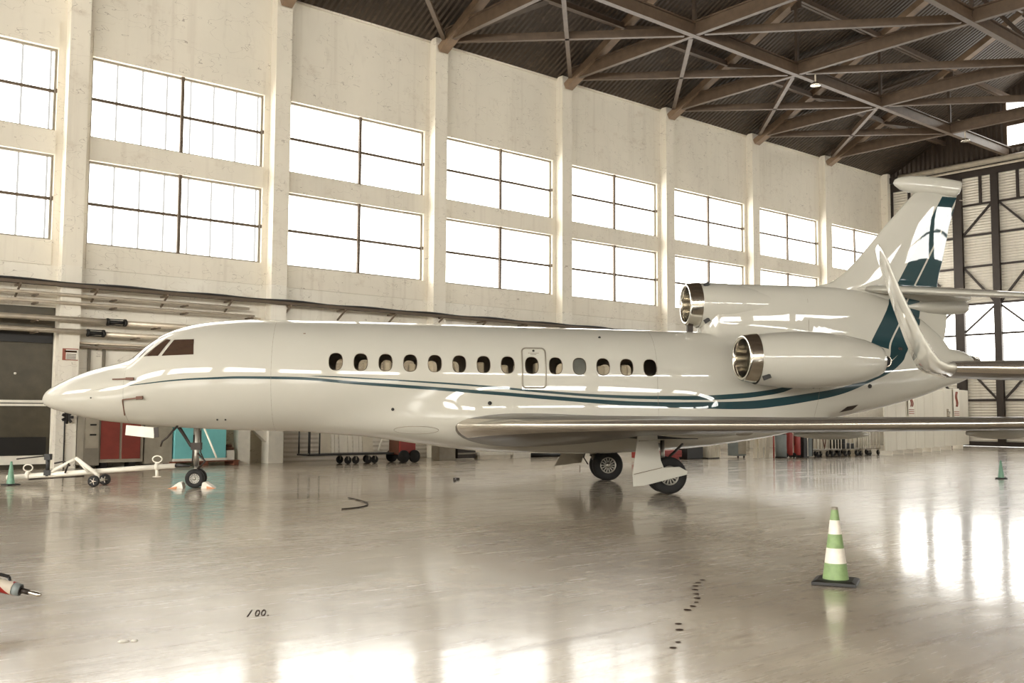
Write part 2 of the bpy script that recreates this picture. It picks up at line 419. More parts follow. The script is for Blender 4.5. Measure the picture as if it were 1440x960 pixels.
# main trusses, one at each column
for k in range(-1, 7):
    xt = 9.2+PITCH*k
    if k == 6: xt = 50.96
    name = 'just outside the left edge of the picture' if k < 0 else ('springing from the %s wall column from the left' % ORD[k])
    r = empty('roof_truss', (xt, 31.9, ZC), 0, 'brown steel roof truss '+name, 'truss', 'roof trusses')
    def L(p): return (p[0]-xt, p[1]-31.9, p[2]-ZC)
    bc = MB(); bc.bar(L((xt,31.9,ZC)), L((xt,-30,ZC)), .2, .06); bc.bar(L((xt,31.6,ZC+.52)), L((xt,-30,ZC+.52)), .2, .06); bc.bar(L((xt,31.7,ZC+.26)), L((xt,-30,ZC+.26)), .06, .5)
    bc.build('bottom_chord', M['roof_steel'], r)
    tc = MB(); tc.bar(L((xt,31.9,up(31.9)-.0)), L((xt,0,up(0))), .42, .3); tc.bar(L((xt,0,up(0))), L((xt,-30,up(0)-15)), .42, .3)
    tc.build('top_chord', M['chord_light'], r)
    for j, y in enumerate(ROWS):
        h = MB(); h.bar(L((xt,y,ZC+.2)), L((xt,y,up(y))), .13); h.bar(L((xt,y,up(y)-.45)), L((xt,y,up(y)+.1)), .5, .08)
        h.build('hanger', M['roof_steel_dark'], r)
        y2 = y+3.85
        s = MB(); s.bar(L((xt,y,ZC+.2)), L((xt,y2,up(y2))), .2, .16); s.build('web_strut', M['roof_steel_dark'], r)
# tie beams running the length of the hangar through the lower nodes
for j, y in enumerate(ROWS):
    r = empty('tie_beam', (XB, y, ZC), 0, '%s brown tie beam in from the window wall, along the hangar' % ORD[j], 'beam', 'tie beams')
    a = MB(); a.box(0, XE-XB, -.12, .12, -.05, .01); a.box(0, XE-XB, -.03, .03, 0, .46); a.box(0, XE-XB, -.12, .12, .44, .5); a.build('girder', M['roof_steel'], r)
# purlins: double members under the deck
for j, y in enumerate([28.5, 24.65, 20.8, 16.95, 13.1, 9.25, 5.4, 1.5]):
    p = MB(); z = up(y)+.1
    p.bar((XB,y-.16,z-.1),(XE,y-.16,z-.1),.14,.22); p.bar((XB,y+.3,z+.1),(XE,y+.3,z+.1),.14,.22)
    tag(p.build('purlin', M['roof_steel']), '%s pair of brown purlins up the roof slope from the window wall' % ORD[j], 'purlin', 'purlins')
# flat diagonal braces at chord level
for k in range(0, 7):
    xa = 9.2+PITCH*k; xb = xa+PITCH; col = ORD[k]
    m = MB(); c0 = ROWS[0]+.35
    for p, q in (((xa+.25,31.5),(xb-.2,c0)), ((xb-.25,31.5),(xa+.2,c0))):
        if xb > XE: continue
        m.bar((*p,ZC+.03),(*q,ZC+.03),.17,.05); m.bar((*p,ZC+.16),(*q,ZC+.2),.05,.3)
    if not m.v: continue
    tag(m.build('cross_brace', M['roof_steel']), 'brown X-shaped roof brace in the bay between the %s and %s wall columns' % (ORD[k], ORD[k+1]), 'brace', 'cross braces at truss level')
for k in range(3, 6):
    xa = 9.2+PITCH*k; xb = xa+PITCH
    p, q = (xa+.25,ROWS[0]-.3), (xb-.25,ROWS[1]+.3); m = MB(); m.bar((*p,ZC+.03),(*q,ZC+.03),.17,.05); m.bar((*p,ZC+.16),(*q,ZC+.2),.05,.3)
    tag(m.build('diagonal_brace', M['roof_steel']), 'brown brace between first and second tie beams, starting at the %s truss' % ORD[k], 'brace', 'diagonal braces at truss level')
# wide flat struts in the roof plane, crossing the bays
for k in range(1, 6):
    xa = 9.2+PITCH*k; xb = xa+PITCH
    m = MB(); m.bar((xa,31.6,up(31.6)+.25),(xb,24.65,up(24.65)+.25),.5,.1)
    tag(m.build('roof_brace', M['roof_steel_dark']), 'wide dull brown strap under the deck, rising from the %s wall column' % ORD[k], 'brace', 'straps under the roof deck')
# high-bay lamps
for i, (x, y, lab) in enumerate([(37.9, 24.3, 'hanging from the fifth truss, nearer the camera'), (51.7, 24.2, 'hanging from the seventh truss, near the end wall')]):
    r = empty('bay_lamp', (x, y, ZC-.35), 0, 'small round bay lamp '+lab, 'lamp', 'bay lamps')
    MB().lathe([(.001,.12),(.1,.12),(.2,.05),(.24,-.04),(.2,-.05),(.001,-.04)], 20).build('lamp_shade', M['polished'], r)
    MB().tube([(0,0,.12),(0,0,.7),(-.25,.05,1.0),(-.55,.1,1.05)], .03, 8).build('lamp_arm', M['pipe'], r)

# ------------------------------------------------------------------ end wall with the sliding doors
e = MB(); e.prism([(YR-.4,16.6),(D+.4,16.6),(D+.4,16.95),(0,33.1),(YR-.4,16.3)], XE+.5, XE+.8, 'yz')
e2 = e.build('wall_end', M['brown_wall']); tag(e2, kind='structure')
e = MB(); e.box(XE-.1, XE+.5, YR, D, 16.25, 16.62); tag(e.build('trim_%d' % 90, M['dark_steel']), kind='structure')
e = MB(); e.tube([(XE-.3,D-1.2,16.46),(XE-.3,YR+1,16.46)], .17, 10); e.tube([(XE-.55,D-1.2,16.1),(XE-.55,YR+1,16.1)], .07, 8)
tag(e.build('door_track', M['pipe']), 'pale tubular door track across the top of the hangar doors', 'track')
# gable window strip
for i in range(4):
    y1 = 24.85-i*5.2; nw += 1
    r = empty('window_%d' % nw, (XE+.46, y1, 17.25), 0, kind='structure')
    MB().box(-.02,.02,-4.6,0,0,2.75).build('window_pane', M['day_door'], r)
    f = MB(); f.box(-.12,-.02,-4.7,-.0,-.1,0.05); f.box(-.12,-.02,-4.7,0,2.7,2.85); f.box(-.12,-.02,0,.18,-.1,2.85); f.box(-.12,-.02,-4.7,-4.55,-.1,2.85); f.box(-.14,-.02,-4.6,0,1.2,1.5)
    f.build('window_frame', M['roof_steel'], r)

PW = 2.12
def door_leaf(n, y1, cnt, flip, x):
    """sliding door leaf, y1 = the edge nearest the window wall, cnt panels of PW"""
    r = empty('door_%d' % n, (x, y1, 0), 0, kind='structure'); Wd = cnt*PW
    lo, g0, g1, top = 2.65, 4.62, 8.24, 15.75
    s = MB(); s.box(.02,.08,-Wd,0,.25,g0); s.box(.02,.08,-Wd,0,g1,top); s.build('door_panel', M['door_sheet'], r)
    MB().box(.02,.05,-Wd,0,g0,g1).build('door_glazing', M['day_door'], r)
    MB().box(-.12,.12,-Wd,0,.02,.28).build('bottom_rail', M['dark_steel'], r)
    MB().box(-.12,.1,-Wd,0,15.75,16.3).build('top_rail', M['dark_steel'], r)
    for i in range(cnt+1):
        y = -i*PW
        MB().box(-.22,.0,y-.2,y+.2,.28,15.75).build('stile', M['dark_steel'], r)
    bars = MB()
    for z in (14.1, 12.3, 10.45, g1, 6.47, g0, 2.65):
        MB().box(-.08,.02,-Wd,0,z-.06,z+.06).build('crossbar', M['dark_steel'], r)
    for i in range(cnt):
        a, c = -i*PW-.17, -(i+1)*PW+.17
        if (i+flip) % 2: a, c = c, a
        for (za, zb) in ((12.3,14.1),(10.45,8.3),(6.6,8.1),(4.62,2.65)):
            MB().bar((-.06,a,za),(-.06,c,zb),.12,.1).build('brace', M['dark_steel'], r)
        m = (a+c)/2
        MB().box(-.1,.02,m-.28,m-.14,14.1,15.75).build('mullion', M['dark_steel'], r)
    return r
door_leaf(2, 27.58, 4, 0, XE+.02); door_leaf(3, 32.1, 3, 1, XE+.3)
door_leaf(4, 19.0, 4, 0, XE+.3); door_leaf(5, 10.4, 4, 0, XE+.02); door_leaf(6, 1.9, 4, 1, XE+.3); door_leaf(7, -6.6, 4, 0, XE+.02); door_leaf(8, -15.1, 4, 0, XE+.3); door_leaf(9, -23.6, 4, 0, XE+.02)

# ------------------------------------------------------------------ services on the lower left wall
def run(name, y, z, r, x0, x1, m, lab, cat='pipe', step=2.3):
    o = empty(name, (x0, y, z), 0, lab, cat)
    MB().tube([(0,0,0),(x1-x0,0,0)], r, 12).build('pipe_run', m, o)
    br = np.arange(1.0, x1-x0, step)
    for i, x in enumerate(br):
        MB().box(x-.04,x+.04,-r-.02,D-y-.062,-r-.03,-r+.02).build('pipe_bracket', M['bracket'], o)
    return o
t = empty('cable_tray', (-2, D-.58, 5.55), 0, 'long brown cable tray running along the wall under the lower windows', 'cable tray')
MB().box(0,50,-.14,.14,-.04,.05).build('tray_channel', M['tray'], t)
MB().tube([(x, .04*math.sin(x*1.3), .08+.02*math.sin(x*2.1)) for x in np.arange(0,50,.5)], .05, 6).build('cable_bundle', M['black'], t)
for x in np.arange(.9, 50, 2.2):
    m = MB(); m.box(x-.03,x+.03,-.12,.5,-.1,-.04); m.bar((x,-.1,-.07),(x,.48,-.4),.05); m.build('tray_bracket', M['bracket'], t)
run('pipe', D-.52, 5.27, .05, -2, 15.0, M['pipe'], 'thin pale pipe just under the cable tray, upper of the two thin ones')
run('pipe', D-.52, 5.02, .05, -2, 15.2, M['pipe'], 'thin pale pipe under the cable tray, lower of the two thin ones')
run('pipe', D-.62, 4.52, .085, -2, 10.2, M['pipe'], 'thick pale pipe left of the upper black coupling')
run('pipe', D-.62, 4.50, .085, 10.85, 15.5, M['pipe'], 'thick pale pipe right of the upper black coupling, going behind the jet')
run('pipe', D-.62, 4.16, .075, -2, 9.62, M['pipe'], 'thick pale pipe over the dark doorway, left of the lower black coupling')
run('pipe', D-.62, 4.12, .075, 10.2, 14.8, M['pipe'], 'thick pale pipe right of the lower black coupling, going behind the cockpit')
for x0, x1, z, lab in ((10.2,10.85,4.51,'black pipe coupling joining the upper thick pipe'),(9.62,10.2,4.14,'black pipe coupling joining the lower thick pipe')):
    m = MB(); m.tube([(x0,D-.62,z),(x1,D-.62,z)], .06, 10)
    for x in (x0+.03, x1-.09): m.tube([(x,D-.62,z),(x+.06,D-.62,z)], .12, 12)
    m.box(x0+.25,x0+.33,D-.6,D,z-.05,z+.02)
    m.tube([(x0+.1,D-.62,z+.09),(x1-.1,D-.62,z+.09)], .018, 6); m.tube([(x0+.1,D-.62,z-.09),(x1-.1,D-.62,z-.09)], .018, 6)
    tag(m.build('pipe_coupling', M['black']), lab, 'coupling', 'pipe couplings')
run('conduit', D-.2, 3.85, .035, 9.1, 15.5, M['pipe'], 'thin conduit above the small red and white wall sign', 'conduit', 1.7)
run('conduit', D-.2, 3.72, .045, 9.15, 15.5, M['bracket'], 'brown conduit just above the small wall sign', 'conduit', 1.7)
# vertical conduits
for x, lab in ((9.9,'vertical grey conduit just right of the first wall column'),(10.35,'vertical conduit with a dark joint behind the nose of the jet')):
    tag(MB().tube([(x,D-.08,.0),(x,D-.08,3.7)], .05, 8).build('conduit', M['grey_metal']), lab, 'conduit')
tag(MB().tube([(15.3,D-.1,5.0),(15.6,D-.1,5.0),(15.6,D-.1,4.6),(17.4,D-.1,4.55)], .05, 8).build('conduit', M['pipe']), 'pale conduit stepping down at the end of the thin pipes above the jet', 'conduit')
# lower wall face panels
# doorway at far left
r = empty('door_1', (4.2, D, 0), 0, kind='structure')
MB().box(0,4.8,.06,.12,0,4.9).build('door_leaf', M['door_dark'], r)
MB().box(0,4.62,-.02,.06,3.80,4.1).build('louvre', M['black'], r)
MB().box(.2,4.55,-.02,.06,.42,.95).build('kick_grille', M['black'], r)
MB().box(4.66,4.76,-.1,.02,.0,4.15).build('door_jamb', M['white_paint'], r)
m = MB(); m.box(0,4.62,-.06,.05,1.98,2.06); m.box(0,4.62,-.06,.05,1.88,1.95); m.build('push_bar', M['white_paint'], r)
MB().box(0,4.66,-.12,.05,.14,.40).build('door_sill', M['white_paint'], r)
MB().lathe([(.001,-.08),(.035,-.08),(.035,-.02),(.001,-.02)], 10, (3.6,0,2.85), 'y').build('door_light', M['white_paint'], r)
# small sign on the first column
r = empty('wall_sign', (9.0, D-.44, 3.28), 0, 'small red and white warning sign on the first wall column', 'sign')
MB().box(0,.46,-.02,.0,0,.36).build('sign_board', M['white_paint'], r)
m = MB(); m.box(.06,.42,-.026,-.021,.24,.30)
for i in range(4): m.box(.12,.4,-.026,-.021,.04+.045*i,.06+.045*i)
m.build('sign_lettering', M['ink'], r)
m = MB(); m.box(0,.46,-.026,-.021,.33,.36); m.box(0,.46,-.026,-.021,0,.025); m.box(0,.1,-.026,-.021,.025,.33); m.build('sign_border', M['sign_red'], r)
m = MB(); m.tube([(9.15,D-.42,1.95),(9.2,D-.5,1.9),(9.2,D-.52,1.7)], .02, 6); m.tube([(9.15,D-.42,1.95),(9.15,D-.46,0)], .02, 6)
for i in range(7):
    a = i*.9; m.bar((9.2,D-.52,1.55),(9.2+.17*math.cos(a),D-.54,1.55+.2*math.sin(a)),.05,.08)
tag(m.build('valve', M['black']), 'dark spiky valve wheel on the first wall column below the nose', 'valve')

# ------------------------------------------------------------------ furniture along the left wall, seen under the jet
Yf = 31.55
r = empty('electrical_cabinet', (9.52, Yf, 0), 0, 'grey electrical cabinet with two slot handles left of the red doors', 'cabinet')
MB().box(0,.48,-.25,.4,.1,1.9).build('cabinet_body', M['grey_metal'], r, .01)
MB().box(.06,.44,-.27,-.25,.62,1.6).build('cabinet_door', M['grey_cabinet'], r)
for z in (1.0,1.3): MB().box(.18,.36,-.3,-.27,z,z+.05).build('handle', M['black'], r)
r = empty('locker', (10.0, Yf, 0), 0, 'grey two-door locker with red doors under the nose', 'locker')
MB().box(.02,1.34,-.2,.5,.17,1.95).build('locker_body', M['grey_cabinet'], r, .01)
for x0 in (.04,.68):
    dd = MB().box(x0,x0+.56,-.23,-.2,.28,1.45).build('locker_door', M['red_door'], r)
for x0 in (.1,.95): MB().box(x0,x0+.2,-.1,.3,0,.17).build('foot', M['black'], r)
tag(MB().box(11.4,12.28,Yf-.15,D-.02,.1,1.95).build('partition_panel', M['grey_cabinet']), 'plain grey board between the red locker and the turquoise cabinet', 'panel')
r = empty('pallet', (12.2, Yf-.35, 0), 0, 'reddish wooden pallet under the turquoise cabinet', 'pallet')
for i in range(5): MB().box(0,2.3,i*.15,i*.15+.11,.12,.15).build('deck_board', M['pallet_wood'], r)
for i in range(3): MB().box(i*1.05,i*1.05+.16,0,.75,0,.12).build('bearer', M['pallet_wood'], r)
r = empty('turquoise_cabinet', (12.33, Yf-.25, .155), 0, 'turquoise sheet cabinet on a white plinth behind the nose wheel', 'cabinet')
MB().box(0,1.72,0,.6,.08,1.7).build('cabinet_body', M['turquoise'], r, .01)
MB().box(-.03,1.75,-.03,.62,0,.08).build('plinth', M['white_paint'], r)
MB().box(.86,.87,-.006,0,.1,1.6).build('door_gap', M['tray'], r)
r = empty('carton', (14.1, Yf-.2, .155), 0, 'pale carton with a brown bundle on top beside the turquoise cabinet', 'box')
MB().box(0,.28,0,.35,0,.32).build('box_body', M['white_paint'], r, .01)
m = MB(); m.tube([(.0,.1,.37),(.28,.1,.37)],.05,8); m.tube([(.02,.22,.37),(.26,.22,.37)],.05,8); m.tube([(.05,.15,.46),(.22,.15,.46)],.05,8); m.build('bundle', M['brown_cover'], r)
tag(MB().box(14.55,14.97,Yf-.1,Yf+.3,0,1.9).build('white_board', M['white_paint']), 'plain white board standing between the carton and the buttress', 'board')
m = MB(); m.box(15.62,16.16,Yf-.15,D-.43,0,4.8); m.prism([(15.0,1.25),(15.62,.72),(15.62,1.25)], Yf, Yf+.3); 
tag(m.build('buttress', M['white_paint']), 'white concrete buttress with a slanting bracket at the foot of the second column', 'buttress')
m = MB()
m.box(16.3,24.0,D-.08,D+.001,0,4.9)
trim(m, M['door_sheet'])

# long black trolley with leaning sheets, and the little red tractor
def caster(r, x, y, R=.1):
    c = MB(); c.lathe([(.001,-.03),(R*.6,-.035),(R,-.025),(R,.025),(R*.6,.035),(.001,.03)], 14, (x,y,R), 'y')
    o = c.build('caster', M['rubber'], r)
    f = MB(); f.box(x-.02,x+.02,y-.05,y-.038,R,.26); f.box(x-.02,x+.02,y+.038,y+.05,R,.26); f.box(x-.05,x+.05,y-.05,y+.05,.25,.27)
    f.build('fork', M['grey_metal'], o)
r = empty('trolley', (16.05, 29.8, 0), -.02, 'long low black-railed trolley carrying pale sheets, coupled to the red tractor', 'trolley')
MB().box(0,3.3,-.4,.4,.30,.36).build('platform', M['black'], r)
for x in (.06,.42): MB().tube([(x,-.38,.36),(x,-.38,1.3),(x,.38,1.3),(x,.38,.36)], .028, 8).build('rail', M['black'], r)
for x in (1.55,1.85,2.35,2.6): caster(r, x, -.28, .13)
for x in (1.55,2.6): caster(r, x, .28, .13)
random.seed(3)
for i, (x0, wd, mm) in enumerate([(.46,.42,'cream_panel'),(.92,.1,'white_paint'),(1.05,.12,'white_paint'),(1.22,.3,'white_paint'),(1.55,.16,'white_paint'),(1.75,.2,'white_paint'),(1.98,.1,'white_paint'),(2.12,.4,'cream_panel')]):
    o = MB().box(x0,x0+wd,-.3,-.26,0,1.0+.1*(i%3)).build('sheet', M[mm])
    o.location = (16.05, 29.8, .365); o.rotation_euler = (-.08,0,-.02)
    desc = ['wide pale grey sheet at the left end','very narrow white sheet','narrow white sheet left of centre','broad white sheet in the middle','white sheet just right of the broad one','white sheet over the rear casters','thin white strip near the right end','wide cream sheet next to the red tractor'][i]
    tag(o, desc+' of the long trolley', 'sheet', 'sheets on the trolley')
m = MB(); m.tube([(18.75,29.42,.42),(19.1,29.42,1.3)], .03, 8)
tag(m.build('pole', M['white_paint']), 'white pole slanting at the right end of the long trolley', 'pole')
r = empty('tow_tractor', (19.46, 29.5, 0), 0, 'small red tow tractor with black wheels under the belly', 'tractor')
b_ = MB(); b_.box(0,.68,-.35,.35,.28,.78); b_.box(0,.25,-.33,.33,.78,1.0); b_.build('tractor_body', M['red'], r, .03)
MB().box(-.02,.1,-.3,.3,.3,1.05).build('radiator', M['brown_cover'], r)
for x in (.15,.6):
    for y in (-.38,.38):
        wv = MB(); wv.lathe([(.001,-.07),(.1,-.07),(.12,-.05),(.2,-.06),(.22,-.04),(.22,.04),(.2,.06),(.001,.06)], 18, (x,y,.22), 'y'); wv.build('wheel', M['rubber'], r)
# low items further along, just visible between belly and floor
r = empty('storage_crate', (21.7, 30.1, 0), 0, 'grey storage crate beside the dark one under the belly', 'crate'); MB().box(0,.75,-.2,.3,0,.62).build('crate_body', M['grey_cabinet'], r, .01); MB().box(-.02,.77,-.22,.32,.62,.68).build('crate_lid', M['grey_metal'], r, .01)
r = empty('storage_crate', (22.55, 30.1, 0), 0, 'dark brown storage crate with a middle rail under the belly', 'crate'); MB().box(0,.85,-.2,.3,.05,.55).build('crate_body', M['dark_steel'], r, .01); MB().box(0,.85,-.23,-.2,.2,.26).build('crate_rail', M['grey_metal'], r)
r = empty('bench', (23.5, 30.0, 0), 0, 'low white slab on a tan base under the wing root', 'bench'); MB().box(0,1.6,-.25,.25,.14,.26).build('slab', M['white_paint'], r, .01); MB().box(.05,1.55,-.2,.2,0,.14).build('base', M['cream_panel'], r)
tag(MB().box(25.15,26.05,29.75,30.2,0,.24).build('block', M['white_paint'], None, .01), 'small white block between the low slab and the dark mat roll', 'block')
m = MB(); m.tube([(26.15,30,.1),(27.9,30,.1)], .1, 12); tag(m.build('mat_roll', M['black']), 'dark mat roll lying on the floor behind the main wheels', 'mat roll')
m = MB(); m.box(27.6,29.9,25.3,25.8,.1,.36); m.box(27.7,29.8,25.35,25.75,0,.1); m.box(27.6,29.9,25.27,25.3,.2,.23)
tag(m.build('red_chest', M['red'], None, .02), 'long low red chest behind the near main wheel', 'chest')
r = empty('storage_crate', (30.1, 25.2, 0), 0, 'black low crate between the red chest and the tan block', 'crate'); MB().box(0,.95,0,.5,.03,.5).build('crate_body', M['black'], r, .01); MB().box(-.02,.97,-.02,.52,.5,.55).build('crate_lid', M['dark_steel'], r, .01); MB().box(.05,.9,.05,.45,0,.03).build('crate_foot', M['black'], r)
r = empty('ribbed_block', (31.25, 25.1, 0), 0, 'tan ribbed block between the black crate and the grey tool cabinet', 'block')
m = MB(); m.box(0,.75,0,.5,.04,.62)
for q in range(6): m.box(.04+q*.12,.1+q*.12,-.02,0,.06,.6)
m.build('block_body', M['cream_panel'], r); MB().box(.03,.72,.03,.47,0,.04).build('block_base', M['black'], r)
# ------------------------------------------------------------------ equipment cluster under the tail
def hand_trolley(x, y, rz, Wd, Ht, lab, bars=3, dark=False, wcol='white_paint'):
    r = empty('equipment_trolley', (x,y,0), rz, lab, 'trolley', 'trolleys by the partition')
    MB().box(0,Wd,-.35,.35,.27,.31).build('platform', M['grey_metal'], r)
    for i in range(bars):
        xx = .03+(Wd-.06)*i/max(1,bars-1)
        MB().tube([(xx,-.33,.31),(xx,-.33,Ht),(xx,.33,Ht),(xx,.33,.31)], .022, 8).build('upright', M[wcol], r)
    for xx in (.1, Wd-.1):
        for yy in (-.28,.28): caster(r, xx, yy, .11)
    return r
r = empty('tool_cabinet', (32.85,24.9,0), .0, 'grey tool cabinet at the left end of the equipment row', 'cabinet')
MB().box(0,.55,0,.5,.08,1.1).build('cabinet_body', M['slate'], r, .01); MB().box(.03,.52,-.015,0,.15,1.05).build('cabinet_door', M['grey_cabinet'], r)
for x in (.06,.45): MB().box(x,x+.05,.03,.08,0,.08).build('foot', M['black'], r)
for i,(x,t_) in enumerate([(33.35,.16),(33.6,-.1),(33.85,.2)]):
    o = MB().box(0,.24,0,.04,0,1.15).build('board', M['cream_panel']); o.location = (x,24.5-.1*i,.0); o.rotation_euler = (0,t_*.6,0)
    if t_ > 0: o.location.z = 0.0
    tag(o, ['cream board tilting right beside the grey tool cabinet','cream board tilting left in the middle of the leaning three','cream board tilting right, nearest the red-striped pole'][i], 'board', 'leaning boards')
tag(MB().tube([(34.0,24.0,0),(34.0,24.0,1.4)],.03,8).build('pole', M['red']), 'thin red pole left of the grey drum', 'pole')
r = empty('drum', (34.35,23.9,0), 0, 'grey drum with a dark shoulder beside the red extinguishers', 'drum')
MB().lathe([(.001,.06),(.22,.06),(.23,.3),(.22,.5),(.23,.9),(.21,.95),(.001,.95)], 20).build('drum_body', M['slate'], r)
MB().lathe([(.001,0),(.24,0),(.24,.06),(.001,.06)], 20).build('drum_base', M['black'], r)
MB().lathe([(.001,1.3),(.05,1.3),(.12,1.1),(.21,.95),(.001,.95)], 20).build('drum_lid', M['dark_steel'], r)
for i,(x,y) in enumerate([(34.85,23.85),(35.25,23.75)]):
    r = empty('fire_extinguisher', (x,y,0), 0, ['wheeled red fire extinguisher next to the grey drum','wheeled red fire extinguisher next to the black rack'][i], 'fire extinguisher', 'fire extinguishers')
    MB().lathe([(.001,.1),(.12,.1),(.14,.15),(.14,.95),(.1,1.08),(.03,1.14),(.001,1.15)], 18).build('cylinder', M['red'], r)
    MB().tube([(0,0,1.14),(.02,-.1,1.2),(.12,-.16,1.0),(.14,-.15,.5)], .018, 6).build('hose', M['black'], r)
    for s in (-.16,.16): MB().lathe([(.001,-.02),(.1,-.02),(.1,.02),(.001,.02)], 14, (s,.05,.1), 'x').build('wheel', M['rubber'], r)
    MB().tube([(-.08,.1,.2),(-.08,.16,1.3),(.08,.16,1.3),(.08,.1,.2)], .014, 6).build('handle', M['white_paint'], r)
r = empty('rack', (35.5,23.6,-.05), 0, 'narrow black rack with a white edge right of the extinguishers', 'rack')
MB().box(0,.36,0,.4,.05,1.4).build('rack_body', M['black'], r, .01); MB().box(.24,.28,-.02,0,.1,1.3).build('rack_edge', M['white_paint'], r)
r = empty('slate_cabinet', (35.87,23.6,0), 0, 'slim slate blue cabinet between the black rack and the white trolleys', 'cabinet')
MB().box(0,.26,0,.4,.03,1.4).build('cabinet_body', M['slate'], r, .01); MB().box(.22,.26,-.02,0,.05,1.38).build('cabinet_edge', M['black'], r)
tr = hand_trolley(36.2,23.75,.05,.95,1.5,'white-railed trolley next to the slate cabinet, with a V-shaped handle',4)
MB().tube([(.2,-.4,1.0),(.4,-.42,.36),(.6,-.4,1.0)], .025, 6).build('tow_handle', M['brown_cover'], tr)
hand_trolley(37.2,23.7,.03,.75,1.55,'white-railed trolley just left of the one with the black case',4)
hand_trolley(38.05,23.6,.03,1.1,1.6,'white-railed trolley carrying a black case',4)
m = MB(); m.box(0,.85,-.2,.2,0,.22); m.box(0,.2,-.2,.2,.22,.5); o = m.build('black_case', M['black'], None, .02); o.location = (38.15,23.6,.315); tag(o, 'black L-shaped case lying on a white-railed trolley', 'case')
hand_trolley(39.25,23.6,.03,.8,1.6,'white-railed trolley right of the black case',5)
hand_trolley(40.15,23.7,.03,.9,1.4,'last white-railed trolley, in front of the dark opening',4)
r = empty('storage_bay', (39.4,25.0,0), 0, 'tan storage bay with a dark opening behind the last trolleys', 'storage bay')
m = MB(); m.box(0,3.0,0,1.2,1.15,1.6); m.box(-.1,.1,0,1.2,0,1.6); m.box(2.5,3.0,0,1.2,0,1.15); m.build('bay_frame', M['grey_cabinet'], r)
MB().box(.1,2.5,.8,1.0,0,1.15).build('bay_back', M['black'], r)
MB().box(1.75,2.4,.0,.1,0,1.05).build('bay_board', M['cream_panel'], r)

# white partition with signs, running obliquely towards the end doors
P0 = Vector((40.5,22.85,0)); P1 = Vector((55.2,26.1,0)); dv = (P1-P0); Lp = dv.length; ang = math.atan2(dv.y, dv.x)
r = empty('partition', tuple(P0), ang, 'long white panelled partition with small feet by the hangar doors', 'partition')
hs = [2.9,2.9,2.95,2.95,3.0,3.05,3.15,3.15]
cuts = [0,1.7,3.2,4.7,6.2,7.8,9.9,12.3,Lp]
for i in range(8):
    MB().box(cuts[i]+.02,cuts[i+1]-.02,0,.06,.17,hs[i]).build('partition_board', M['partition'], r)
    MB().box(cuts[i]-.04,cuts[i]+.04,-.3,.2,0,.2).build('foot', M['white_paint'], r)
m = MB(); m.tube([(Lp*.70,-.05,1.95),(Lp*.70,-.12,1.95),(Lp*.70,-.12,1.7),(Lp*.70,-.05,1.7)], .03, 6); m.box(Lp*.70-.15,Lp*.70+.2,-.03,-.0,1.55,2.1); m.build('wall_box', M['polished'], r)
def scribble_sign(s, z, w_, h_, lab):
    p = P0+dv.normalized()*s; r2 = empty('notice', (p.x, p.y-.04, z), ang, lab, 'sign', 'notices on the partition')
    MB().box(0,w_,-.03,-.01,0,h_).build('notice_board', M['white_paint'], r2)
    m = MB()
    for dx in (-.16,.0,.16):
        m.tube([(w_/2+dx+.11*math.sin(t*7), -.04, h_*(.36+.52*t)) for t in np.linspace(0,1,18)], .022, 6)
    m.build('notice_mark', M['sign_red'], r2)
    m = MB(); 
    for i in range(3): m.box(.06,w_-.06,-.036,-.03,.06+.09*i,.1+.09*i)
    m.build('notice_lines', M['sign_red'], r2)
scribble_sign(3.4, 1.75, .95, 1.15, 'notice with a curly red mark in the middle of the white partition')
scribble_sign(11.6, 1.7, 1.2, 1.5, 'notice with a curly red mark near the right end of the white partition')

# ------------------------------------------------------------------ the jet
O = (6.40, 24.07); 
CAMROT = .871   # angle between the camera's forward direction and the hangar's long axis
def c2h(x, y): # camera-aligned ground axes -> hangar axes
    s, c = math.sin(CAMROT), math.cos(CAMROT); return (x*s+y*c, -x*c+y*s)
ZT = pchip([(0,1.97),(.03,2.07),(0.09,2.17),(.26,2.29),(.6,2.47),(.98,2.63),(1.37,2.75),(1.76,2.86),(1.93,2.93),(2.14,3.11),(2.37,3.31),(2.6,3.47),(2.92,3.61),(3.39,3.74),(4.03,3.82),(4.67,3.86),(6.97,3.85),(10.33,3.8),(13.19,3.76),(15.14,3.73),(17,3.66),(19,3.56),(21,3.46),(21.84,3.39),(22.19,3.3),(22.42,3.1)])
ZB = pchip([(0,1.965),(.03,1.89),(.09,1.84),(.24,1.77),(.63,1.66),(1.02,1.57),(1.41,1.5),(1.8,1.46),(2.59,1.39),(3.46,1.34),(4.73,1.3),(6.22,1.28),(10,1.28),(13,1.29),(15,1.33),(17.3,1.42),(19,1.72),(20.88,2.17),(21.5,2.4),(22.25,2.68),(22.42,2.93)])
WD = pchip([(0,.005),(.03,.11),(.1,.2),(.3,.34),(.6,.49),(1,.63),(1.5,.77),(2,.89),(2.5,1.0),(3,1.09),(4,1.2),(5,1.26),(6,1.28),(14.5,1.28),(16,1.22),(18,1.0),(20,.68),(21.5,.4),(22.2,.26),(22.42,.15)])
HT = pchip([(15.2,4.93),(18.3,4.92),(19.2,4.86),(20.2,4.6),(20.9,4.2),(21.4,3.8),(21.7,3.5),(22.42,3.0)])
HW = pchip([(15.2,.50),(17,.48),(19,.36),(21,.22),(22,.12),(22.42,.05)])
BB = pchip([(5.6,1.5),(6.2,1.30),(7.26,1.17),(8.5,1.0),(10.35,.81),(12.4,.78),(14.85,.9),(16.33,1.08),(17.61,1.32),(18.4,1.6)])
BW = pchip([(5.6,.4),(7,.9),(8.5,1.2),(10,1.34),(14.5,1.34),(16.5,1.05),(18.4,.4)])
